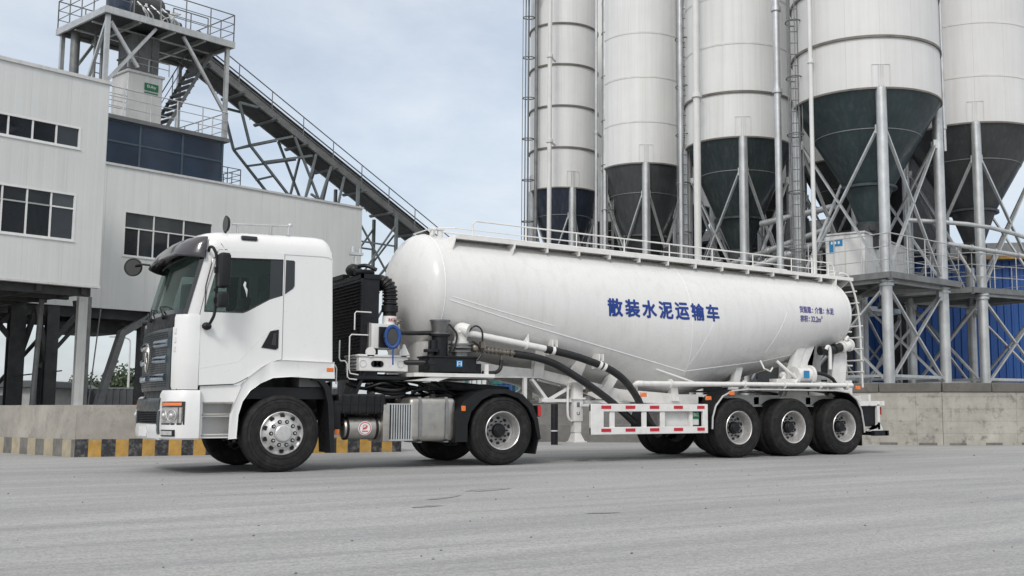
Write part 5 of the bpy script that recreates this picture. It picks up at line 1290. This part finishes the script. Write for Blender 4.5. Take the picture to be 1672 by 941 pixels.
mb=MB(); mb.hexa([(-.2,-.1,1.62),(1.3,-.1,2.38),(1.3,3.1,2.38),(-.2,3.1,1.62),(-.2,-.1,1.68),(1.3,-.1,2.44),(1.3,3.1,2.44),(-.2,3.1,1.68)]); mb.hexa([(1.3,-.1,2.38),(2.8,-.1,1.62),(2.8,3.1,1.62),(1.3,3.1,2.38),(1.3,-.1,2.44),(2.8,-.1,1.68),(2.8,3.1,1.68),(1.3,3.1,2.44)]); mb.build('roof','hut_roof',hb,True)
LEAF=[(.0,0,0)]
def tree(x,y,h,w,seed,label):
    q=random.Random(seed); root=empty('broadleaf_tree',(x,y,0)); tag(root,label,'tree','trees beyond the dark fence')
    mb=MB(); mb.cyl((0,0,0),(0,0,h*.45),.22,.12,seg=8)
    lobes=[]
    for k in range(9):
        a=q.uniform(0,6.28); rr_=q.uniform(.15,.75)*w/2; z=h*q.uniform(.42,.85); lobes.append((Vector((rr_*math.cos(a),rr_*math.sin(a),z)),q.uniform(.22,.36)*w))
        mb.cyl((0,0,h*q.uniform(.25,.42)),lobes[-1][0],.07,.03,seg=6)
    mb.build('trunk','bark',root,True)
    mb=MB()
    for c,r in lobes:
        for k in range(620):
            d=Vector((q.gauss(0,1),q.gauss(0,1),q.gauss(0,.8))).normalized()*r*q.uniform(.3,1.08); p=c+d; s=q.uniform(.10,.20)
            n=Vector((q.uniform(-1,1),q.uniform(-1,1),q.uniform(-.2,1))).normalized(); a=n.orthogonal().normalized()*s; b=n.cross(a).normalized()*s*.7
            mb._f([mb.bm.verts.new(p+a),mb.bm.verts.new(p+b),mb.bm.verts.new(p-a),mb.bm.verts.new(p-b)])
    mb.build('crown','foliage',root,True)
for i,(x,y,h,w_,lb) in enumerate(((9.7,88.7,3.1,5.0,'low rounded tree of the far group, nearest to the dark columns'),(11.4,87.7,3.9,5.0,'tallest broad tree of the far group behind the lamp'),(13.4,86.6,3.7,5.0,'dense tree of the far group, nearest to the truck grille'),(15.6,89.0,3.5,5.0,'tree of the far group hidden mostly by the cab'))): tree(x,y,h,w_,20+i,lb)
# ------------------------------------------------------------------ silos
def wbuild(mb,name,mat,root):
    inv=(Matrix.Translation(root.location)@Matrix.Rotation(root.rotation_euler.z,4,'Z')).inverted()
    bmesh.ops.transform(mb.bm,matrix=inv,verts=mb.bm.verts)
    return mb.build(name,mat,root,True)
RZ=9.35
def silo(x,y,Rr,az,shell,cone,rings,label,top=21.5,neck=7.05,nr=.34,faint=(),group='cement silos on steel legs',front=True):
    root=empty('cement_silo',(x,y,0),R(az)); tag(root,label,'silo',group)
    mb=MB(); mb.lathe([(Rr-.03,RZ-.02),(Rr,RZ),(Rr,top),(Rr*.5,top+.7),(0,top+.8)],axis='Z',seg=72); mb.build('shell',shell,root,True)
    for z in rings:
        mb=MB(); mb.lathe([(Rr-.01,z-.033),(Rr+.05,z-.033),(Rr+.05,z+.033),(Rr-.01,z+.033)],axis='Z',seg=72)
        mb.build('hoop','silo_ring',root,True)
    mb=MB(); mb.lathe([(Rr-.02,RZ-.05),(Rr+.025,RZ-.05),(Rr+.025,RZ+.0),(Rr-.02,RZ+.0)],axis='Z',seg=72)
    mb.build('hoop','silo_ring',root,True)
    if faint:
        for z in faint:
            mb=MB(); mb.lathe([(Rr-.01,z-.03),(Rr+.012,z-.03),(Rr+.012,z+.03),(Rr-.01,z+.03)],axis='Z',seg=72)
            mb.build('course_joint','silo_joint',root,True)
    rn=Rr*nr
    mb=MB(); mb.lathe([(Rr-.02,RZ-.052),(rn,neck),(rn+.09,neck-.01),(rn+.09,neck-.08),(rn*.95,neck-.09),(rn*.45,neck-1.0),(rn*.5,neck-1.02),(rn*.5,neck-1.1),(0,neck-1.1)],axis='Z',seg=56); cn=mb.build('cone',cone,root,True)
    zj=RZ-.42*(RZ-neck); rj=Rr-(Rr-rn)*.42
    mb=MB(); mb.lathe([(rj-.02,zj-.012),(rj+.012,zj-.012),(rj+.012,zj+.012),(rj-.02,zj+.012)],axis='Z',seg=56); mb.build('cone_joint','galv_dark',cn,True)
    mb=MB(); mb.cyl((0,0,neck-1.35),(0,0,neck-1.08),rn*.55,seg=20); mb.cyl((-.35,0,neck-1.2),(.45,0,neck-1.2),.1,seg=12); mb.cyl((0,0,neck-1.75),(0,0,neck-1.35),rn*.35,seg=16); mb.build('outlet_valve','steel_dark',root,True)
    # legs
    rl=Rr-.07; P=[Vector((rl*math.cos(R(90*k)),rl*math.sin(R(90*k)),0)) for k in range(4)]
    for k,p in enumerate(P):
        rr_=.145 if front else .13
        mb=MB(); mb.cyl(p,p+Vector((0,0,RZ-.01)),rr_,seg=24)
        for z in (4.05,): mb.cyl(p+Vector((0,0,z)),p+Vector((0,0,z+.06)),rr_+.05,seg=24); mb.cyl(p+Vector((0,0,z+.1)),p+Vector((0,0,z+.16)),rr_+.05,seg=24)
        mb.cyl(p,p+Vector((0,0,.05)),.3,seg=20)
        d=p.normalized(); t=Vector((-d.y,d.x,0))
        for o in (-.06,0,.06):
            q=d*(Rr+.005)+t*o; mb.bar(q+Vector((0,0,RZ+.03)),q+Vector((0,0,RZ+.62)),.016,.03)
        mb.build('leg','galv',root,True)
        mb=MB(); pts=[d*(Rr+.004)+t*a+Vector((0,0,z)) for a,z in ((-.24,RZ+.06),(-.24,RZ+.62),(.24,RZ+.62),(.24,RZ+.06))]; 
        for a,b in zip(pts,pts[1:]): mb.bar(a,b,.010)
        mb.build('leg_patch','trim',root,True)
    mb=MB()
    def pl(a,b,z0,z1,w=.085):
        d=(b-a).normalized(); n=Vector((-d.y,d.x,0))*.0
        mb.bar(a+d*.16+Vector((0,0,z0)),b-d*.16+Vector((0,0,z1)),w,.05)
        mb.box((a+d*.16+Vector((-.05,-.05,z0-.12))),(a+d*.16+Vector((.05,.05,z0+.12))))
    for k in range(4):
        a,b=P[k],P[(k+1)%4]
        pl(a,b,8.25,4.55); pl(b,a,8.25,4.55); pl(a,b,3.95,1.65); pl(b,a,3.95,1.65)
        mb.bar(a+Vector((0,0,1.72)),b+Vector((0,0,1.72)),.07)
        mb.bar(a+Vector((0,0,4.22)),b+Vector((0,0,4.22)),.10,.16)
    mb.build('brace','galv',root,True)
    return root
def caged_ladder(root,x,y,z0,z1,face,tall=1.62,w=.22,hoop=.23,first=0.):
    """face: unit vector from the ladder towards the viewer side of the cage"""
    f=Vector((*face,0)).normalized(); t=Vector((-f.y,f.x,0)); c=Vector((x,y,0)); mb=MB()
    for s in (-1,1): mb.cyl(c+t*s*w+Vector((0,0,z0)),c+t*s*w+Vector((0,0,z1)),.028,seg=8)
    z=z0+.2
    while z<z1: mb.cyl(c-t*w+Vector((0,0,z)),c+t*w+Vector((0,0,z)),.014,seg=6); z+=.33
    z=z0+.9+first
    while z<z1:
        mb.tube([c+t*hoop*1.15*math.cos(a)+f*hoop*1.5*math.sin(a)+Vector((0,0,z)) for a in [math.pi*2*k/20 for k in range(21)]],.022,6); z+=tall
    for a in (30,90,150): mb.cyl(c+t*hoop*1.15*math.cos(R(a))+f*hoop*1.5*math.sin(R(a))+Vector((0,0,z0+.9)),c+t*hoop*1.15*math.cos(R(a))+f*hoop*1.5*math.sin(R(a))+Vector((0,0,z1)),.014,seg=6)
    wbuild(mb,'caged_ladder','galv_dark',root)
def fill_pipe(root,x,y,r,z0,z1,mat='box_white',brk=()):
    mb=MB(); mb.cyl((x,y,z0),(x,y,z1),r,seg=18)
    for z in brk: mb.cyl((x,y,z-.06),(x,y,z+.06),r*1.45,seg=18); mb.bar((x,y,z),(x+.5,y+.45,z),.06)
    wbuild(mb,'fill_pipe',mat,root)
cam_dir=(-.6,-.8)
s1=silo(17.14,21.40,1.34,-104.8,'silo_white','cone_navy',(10.9,12.55,14.2,15.85,17.5,19.1),'narrowest white silo with brown hoops and a navy cone, next to the open sky',neck=6.9,nr=.5)
s2=silo(17.53,16.41,1.50,-121.5,'silo_white','cone_grey',(),'white silo with a charcoal grey cone and faint joints, second from the open sky',faint=(10.8,12.4,14.0,15.6,17.2,18.8),neck=6.95,nr=.56)
s3=silo(18.23,11.94,1.74,-125.4,'silo_white','cone_green',(10.78,),'white silo with a dark green cone between the charcoal-coned and the widest silo',faint=(12.36,13.95,15.5,17.1,18.7),neck=7.0,nr=.43)
s4=silo(18.12,6.20,2.04,-125.4,'silo_white_b','cone_teal',(10.74,12.3),'widest white silo with a blue-green cone directly above the white cabin',faint=(13.9,15.5,17.1,18.7),neck=7.05)
s5=silo(23.43,6.88,2.03,-136.9,'silo_white_b','cone_grey',(),'white silo with a dark grey cone standing in front of the blue shed',faint=(10.76,12.4,14.0),neck=7.0)
for i,(x,y,lb) in enumerate(((23.0,27.3,'rear silo mostly hidden, in the gap between the two narrowest silos'),(23.2,22.2,'rear silo mostly hidden, dark cone between the navy-coned and charcoal-coned silos'),(23.3,17.0,'rear silo mostly hidden, dark cone behind the charcoal-coned and green-coned silos'),(23.4,12.0,'rear silo mostly hidden, dark cone between the green-coned and widest silos'))):
    silo(x,y,1.75,-125,'silo_white','cone_black',(),lb,faint=(10.76,12.4),front=False)
fill_pipe(s1,15.52,19.71,.085,3,22,'box_white',(10.9,14.2)); fill_pipe(s1,16.11,17.35,.05,3,22,'galv',(10.8,))
fill_pipe(s3,15.93,11.2,.115,1,22,'box_white',(10.6,)); fill_pipe(s4,15.9,6.1,.06,1,22,'box_white',(10.3,13.0))
fill_pipe(s3,16.38,12.64,.075,1,22,'galv'); fill_pipe(s4,15.9,7.45,.10,1,22,'galv',(9.8,12.2)); fill_pipe(s1,15.6,20.9,.07,1,22,'galv_dark')
fill_pipe(s2,16.1,16.75,.07,1,22,'galv',()); fill_pipe(s4,20.3,5.3,.05,8.2,22,'galv',(8.9,))
caged_ladder(s1,15.36,21.1,2,22,(-.84,.54),1.62,.12,.15,.25)
caged_ladder(s2,16.30,16.85,2,22,cam_dir,1.62,.14,.2,.1)
caged_ladder(s3,16.62,12.83,2,22,cam_dir,1.62,.14,.2,.4)
caged_ladder(s4,16.12,6.98,2,22,cam_dir,1.62,.12,.19,.7)
mb=MB(); mb.box((15.0,20.7,17.05),(15.6,21.5,17.11)); railing(mb,[(15.0,21.5,17.11),(15.0,20.7,17.11),(15.6,20.7,17.11)],.7,2,.4,.03); wbuild(mb,'rest_platform','galv_dark',s1)

# steel decks between the legs
def deck(root,Rr,label,ext=0.,z=4.36):
    loc=root.location; e=empty('steel_platform',(loc.x,loc.y,0),root.rotation_euler.z); tag(e,label,'platform')
    q=Rr+.42
    P=[(q,0),(0,q),(-q,0),(0,-q)] if not ext else [(q,0),(q*.5,q*.5),(-q,0),(-q*.2,-q-ext),(q*.8,-ext)]
    if ext: P=[(q,-.3),(0,q),(-q,0),(-q+ext,-q-ext),(q*.55+.4,-q*.8-ext)]
    mb=MB(); mb.plate(P,z-.05,z,plane='XY'); mb.build('deck_plate','conv_grey',e,True)
    mb=MB()
    for a,b in zip(P,P[1:]+P[:1]): mb.bar((*a,z-.07),(*b,z-.07),.06,.16)
    mb.bar((*P[0],z-.12),(*P[2],z-.12),.1,.12); mb.bar((*P[1],z-.12),(*P[3],z-.12),.1,.12); mb.build('edge_beam','galv_dark',e,True)
    mb=MB(); pts=[(a[0]*.98,a[1]*.98,z) for a in P]; railing(mb,pts+pts[:1],1.02,3,.95,.017); mb.build('railing','galv',e,True)
    return e
deck(s4,2.04,'steel deck with railing that carries the white cabin below the widest silo')
deck(s5,2.03,'steel deck with railing in front of the blue shed',.5)

# white cabin on the deck
hc=empty('control_cabin',(17.38,5.71,4.37),math.atan2(.41,.912)); tag(hc,'white sheet-metal cabin with a blue emblem on the deck under the widest silo','cabin')
mb=MB(); mb.box((0,0,.05),(3.7,1.12,1.27)); mb.bevel(.015,1); mb.build('cabin_wall','box_white',hc,True)
mb=MB(); mb.box((-.03,-.03,1.272),(3.73,1.15,1.32)); mb.build('cabin_roof','trim',hc,True)
mb=MB()
for x in (.9,1.8,2.8): mb.box((x-.012,-.012,.06),(x+.012,-.002,1.26))
for y in (.55,): mb.box((-.012,y-.012,.06),(-.002,y+.012,1.26))
mb.build('panel_joint','trim',hc,True)
mb=MB(); mb.box((-.014,.62,.96),(-.004,1.0,1.14)); mb.box((-.014,.84,.78),(-.004,1.0,.958)); em=mb.build('emblem','sign_blue',hc,True)
mb=MB(); 
for y in (.70,.80,.90): mb.box((-.017,y,1.02),(-.0145,y+.05,1.09))
mb.build('emblem_print','sign_white',em,True)

# conveying pipes and screws between the silos
def pipe_thing(name,label,cat,runs,r,mat='galv'):
    e=empty(name,runs[0][0]); tag(e,label,cat)
    mb=MB()
    for run in runs:
        mb.tube(run,r,12,4 if len(run)>2 else 0)
        for k in range(1,4): 
            p=Vector(run[0]).lerp(Vector(run[-1]),k/4)
            if len(run)==2: d=(Vector(run[-1])-Vector(run[0])).normalized(); mb.cyl(p-d*.03,p+d*.03,r*1.4,seg=12)
    off=Vector(runs[0][0]); bmesh.ops.translate(mb.bm,verts=mb.bm.verts,vec=-off); mb.build('pipe',mat,e,True); return e
pipe_thing('screw_conveyor','pale screw conveyor tubes sloping between the green-coned silo and the cabin','screw conveyor',[((17.6,12.4,5.35),(17.9,7.6,6.05)),((18.9,12.2,5.9),(18.6,7.2,5.65)),((16.6,9.6,5.0),(17.3,7.0,5.6)),((17.8,10.4,6.6),(18.2,7.6,6.75))],.10)
pipe_thing('transfer_pipe','long pale pipe running from the cabin roof past the dark-coned silo','pipe',[((18.9,5.6,6.12),(21.4,4.7,6.0),(24.8,4.6,5.55)),((19.9,5.0,5.45),(23.2,4.4,5.2))],.062)
pipe_thing('blow_line','thin pale pipes below the charcoal-coned silo','pipe',[((16.8,17.5,5.0),(17.6,12.8,5.4)),((17.0,16.2,5.8),(18.0,12.6,5.7)),((16.6,21,5.1),(17.2,16.6,5.3))],.06)
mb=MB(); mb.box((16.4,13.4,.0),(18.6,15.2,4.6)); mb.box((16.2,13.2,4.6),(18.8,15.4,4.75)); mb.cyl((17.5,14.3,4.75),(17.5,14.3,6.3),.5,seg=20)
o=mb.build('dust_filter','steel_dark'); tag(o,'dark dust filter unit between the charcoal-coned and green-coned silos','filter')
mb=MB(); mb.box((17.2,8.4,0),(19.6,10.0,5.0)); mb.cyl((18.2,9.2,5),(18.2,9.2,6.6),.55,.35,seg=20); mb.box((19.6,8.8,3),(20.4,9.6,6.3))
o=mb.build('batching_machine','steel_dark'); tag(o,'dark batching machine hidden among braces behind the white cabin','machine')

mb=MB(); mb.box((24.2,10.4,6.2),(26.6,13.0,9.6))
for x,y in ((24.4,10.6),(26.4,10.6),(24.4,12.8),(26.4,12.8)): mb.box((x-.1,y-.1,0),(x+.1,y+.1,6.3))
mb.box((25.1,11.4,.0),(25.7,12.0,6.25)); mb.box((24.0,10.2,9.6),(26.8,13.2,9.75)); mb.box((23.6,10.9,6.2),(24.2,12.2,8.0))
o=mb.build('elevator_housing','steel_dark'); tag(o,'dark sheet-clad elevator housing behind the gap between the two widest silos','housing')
# sheds behind
def rib_wall(mb,L,h,y=0.,pitch=.26,z0=0.):
    n=int(L/pitch); pts=[]
    for k in range(n):
        x=k*pitch; pts+=[(x,y),(x+pitch*.55,y),(x+pitch*.65,y-.045),(x+pitch*.9,y-.045)]
    pts.append((n*pitch,y))
    mb.grid([[Vector((a,b,z0)) for a,b in pts],[Vector((a,b,h)) for a,b in pts]])
def shed(name,p,q,h,dep,mat,label,roofmat='conv_grey'):
    L=math.hypot(q[0]-p[0],q[1]-p[1]); e=empty(name,(p[0],p[1],0),math.atan2(q[1]-p[1],q[0]-p[0])); tag(e,label,'shed')
    mb=MB(); rib_wall(mb,L,h); mb.box((0,.01,0),(L,dep,h-.02)); mb.build('wall',mat,e,True)
    mb=MB(); mb.box((-.4,-.5,h),(L+.4,dep+.4,h+.12)); mb.hexa([(-.4,-.45,h+.122),(L+.4,-.45,h+.122),(L+.4,dep+.3,h+.122),(-.4,dep+.3,h+.122),(-.4,.4,h+.75),(L+.4,.4,h+.75),(L+.4,dep-.5,h+1.2),(-.4,dep-.5,h+1.2)]); mb.build('roof',roofmat,e,True)
    return e
sh=shed('corrugated_shed',(25.0,14.9),(37.5,4.1),6.35,10,'shed_blue','blue corrugated shed behind the silo legs on the right','conv_grey')
mb=MB(); mb.box((-.42,-.53,6.36),(16.9,-.502,6.46)); mb.build('eaves_trim','ochre',sh,True)
mb=MB(); mb.box((7.35,-.12,0),(7.75,-.05,3.4)); mb.build('door_post','conc_grey',sh,True)
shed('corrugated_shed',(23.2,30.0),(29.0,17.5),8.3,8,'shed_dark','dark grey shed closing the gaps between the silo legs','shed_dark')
# ------------------------------------------------------------------ far-apart pieces of one part become parts of their own
KEEP=set('louvre_slats cooling_ribs weld_seam lettering small_lettering bumper_mesh hand_hole nut_recess wheel_nut crown trunk railing roof_railing platform_railing casing_railing handrail hoop course_joint cone_joint goods cage_frame badge_print emblem_print tray_mark brace tower_brace panel_joint coping wall window glazing_bar soffit tread flange_bolts caged_ladder window_seal screw_conveyor_pipe hose_bundle cable_loop parapet_cap cab grille_slats panel_vent walkway_rail conveyor_frame belt'.split())
def split_pieces(o,gap=.02):
    me=o.data; n=len(me.vertices); par=list(range(n))
    def find(a):
        while par[a]!=a: par[a]=par[par[a]]; a=par[a]
        return a
    for e in me.edges:
        a,b=find(e.vertices[0]),find(e.vertices[1])
        if a!=b: par[a]=b
    isl={}
    for v in me.vertices: isl.setdefault(find(v.index),[]).append(v)
    if not 1<len(isl)<=120: return
    bx=[]
    for k,vs in isl.items():
        bx.append((k,[min(v.co[i] for v in vs)-gap for i in range(3)],[max(v.co[i] for v in vs)+gap for i in range(3)]))
    gp={k:k for k,_,_ in bx}
    def g(a):
        while gp[a]!=a: a=gp[a]
        return a
    for i,(k,lo,hi) in enumerate(bx):
        for k2,lo2,hi2 in bx[i+1:]:
            if all(lo[d]<=hi2[d] and lo2[d]<=hi[d] for d in range(3)):
                a,b=g(k),g(k2)
                if a!=b: gp[a]=b
    roots=sorted({g(k) for k in isl}); 
    if not 1<len(roots)<=24: return
    for r in roots[1:]:
        bm=bmesh.new(); bm.from_mesh(me); bm.verts.ensure_lookup_table()
        bmesh.ops.delete(bm,geom=[v for v in bm.verts if g(find(v.index))!=r],context='VERTS')
        m2=me.copy(); bm.to_mesh(m2); bm.free(); c=o.copy(); c.data=m2; COL.objects.link(c)
    bm=bmesh.new(); bm.from_mesh(me); bm.verts.ensure_lookup_table()
    bmesh.ops.delete(bm,geom=[v for v in bm.verts if g(find(v.index))!=roots[0]],context='VERTS'); m2=me.copy(); bm.to_mesh(m2); bm.free(); o.data=m2
for o in list(bpy.data.objects):
    if o.type=='MESH' and o.parent and not o.children and o.data.users==1 and o.name.split('.')[0] not in KEEP: split_pieces(o)
# ------------------------------------------------------------------ sky, sun, camera
w=bpy.data.worlds.new('World'); scene.world=w; w.use_nodes=True; nt=w.node_tree
bg=nt.nodes['Background']; out=nt.nodes['World Output']
SUN_EL,SUN_AZ=R(42),R(-135)      # azimuth measured from +X towards +Y
sky=_n(nt,'ShaderNodeTexSky',sky_type='NISHITA'); sky.sun_disc=False; sky.sun_elevation=SUN_EL; sky.sun_rotation=R(90)-SUN_AZ
sky.air_density=1.; sky.dust_density=2.2; sky.ozone_density=1.2
tc=_n(nt,'ShaderNodeTexCoord'); nrm=_n(nt,'ShaderNodeVectorMath',operation='NORMALIZE'); nt.links.new(tc.outputs['Generated'],nrm.inputs[0])
sp=_n(nt,'ShaderNodeSeparateXYZ'); nt.links.new(nrm.outputs[0],sp.inputs[0])
zc=_math(nt,'MAXIMUM',sp.outputs[2],.0); den=_math(nt,'ADD',zc,.22)
cx=_n(nt,'ShaderNodeCombineXYZ'); nt.links.new(_math(nt,'DIVIDE',sp.outputs[0],den),cx.inputs[0]); nt.links.new(_math(nt,'DIVIDE',sp.outputs[1],den),cx.inputs[1])
n1=_noise(nt,cx.outputs[0],1.15,8,.56,.3)
n2=_noise(nt,cx.outputs[0],3.4,8,.6,.2)
cov=_math(nt,'ADD',_math(nt,'MULTIPLY',n1,.75),_math(nt,'MULTIPLY',n2,.25))
# thin high overcast, thicker overhead
cf=_math(nt,'ADD',_ramp(nt,cov,.40,.64,.50,.88),_ramp(nt,zc,.30,.8,0,.25),True)
bright=_ramp(nt,zc,.15,.9,7.6,10.0)
sc1=_n(nt,'ShaderNodeVectorMath',operation='SCALE'); nt.links.new(sky.outputs[0],sc1.inputs[0]); sc1.inputs[3].default_value=1.22
cl=_n(nt,'ShaderNodeVectorMath',operation='SCALE'); nt.links.new(_mix(nt,_ramp(nt,zc,.22,.6),(.90,.97,1.045),(1.0,1.0,.992)),cl.inputs[0]); nt.links.new(_math(nt,'MULTIPLY',bright,_ramp(nt,n2,.3,.7,.97,1.05)),cl.inputs[3])
mx=_mix(nt,cf,sc1.outputs[0],cl.outputs[0])
nt.links.new(mx,bg.inputs[0]); bg.inputs[1].default_value=.1
sd=bpy.data.lights.new('sun','SUN'); sd.energy=1.4; sd.angle=R(14); sd.color=(1,.98,.95)
so=bpy.data.objects.new('sun',sd); COL.objects.link(so)
dv=Vector((math.cos(SUN_EL)*math.cos(SUN_AZ),math.cos(SUN_EL)*math.sin(SUN_AZ),math.sin(SUN_EL)))
so.rotation_euler=dv.to_track_quat('Z','Y').to_euler(); so.location=(0,-20,40)
cd=bpy.data.cameras.new('camera'); cd.sensor_width=36; cd.lens=1770/1672*36; cd.shift_x=(836-980)/1672; cd.clip_end=3000; cd.clip_start=.1
co=bpy.data.objects.new('camera',cd); COL.objects.link(co); co.location=(-4.4056,-15.0197,.8624)
co.rotation_euler=(R(90)+math.atan((668-470.5)/1770),0,-R(32.5799)); scene.camera=co
scene.view_settings.view_transform='Standard'; scene.view_settings.look='None'; scene.view_settings.exposure=0.2; scene.view_settings.gamma=1
scene.view_settings.use_curve_mapping=False
scene.render.engine='CYCLES'; scene.cycles.max_bounces=8; scene.cycles.use_denoising=True
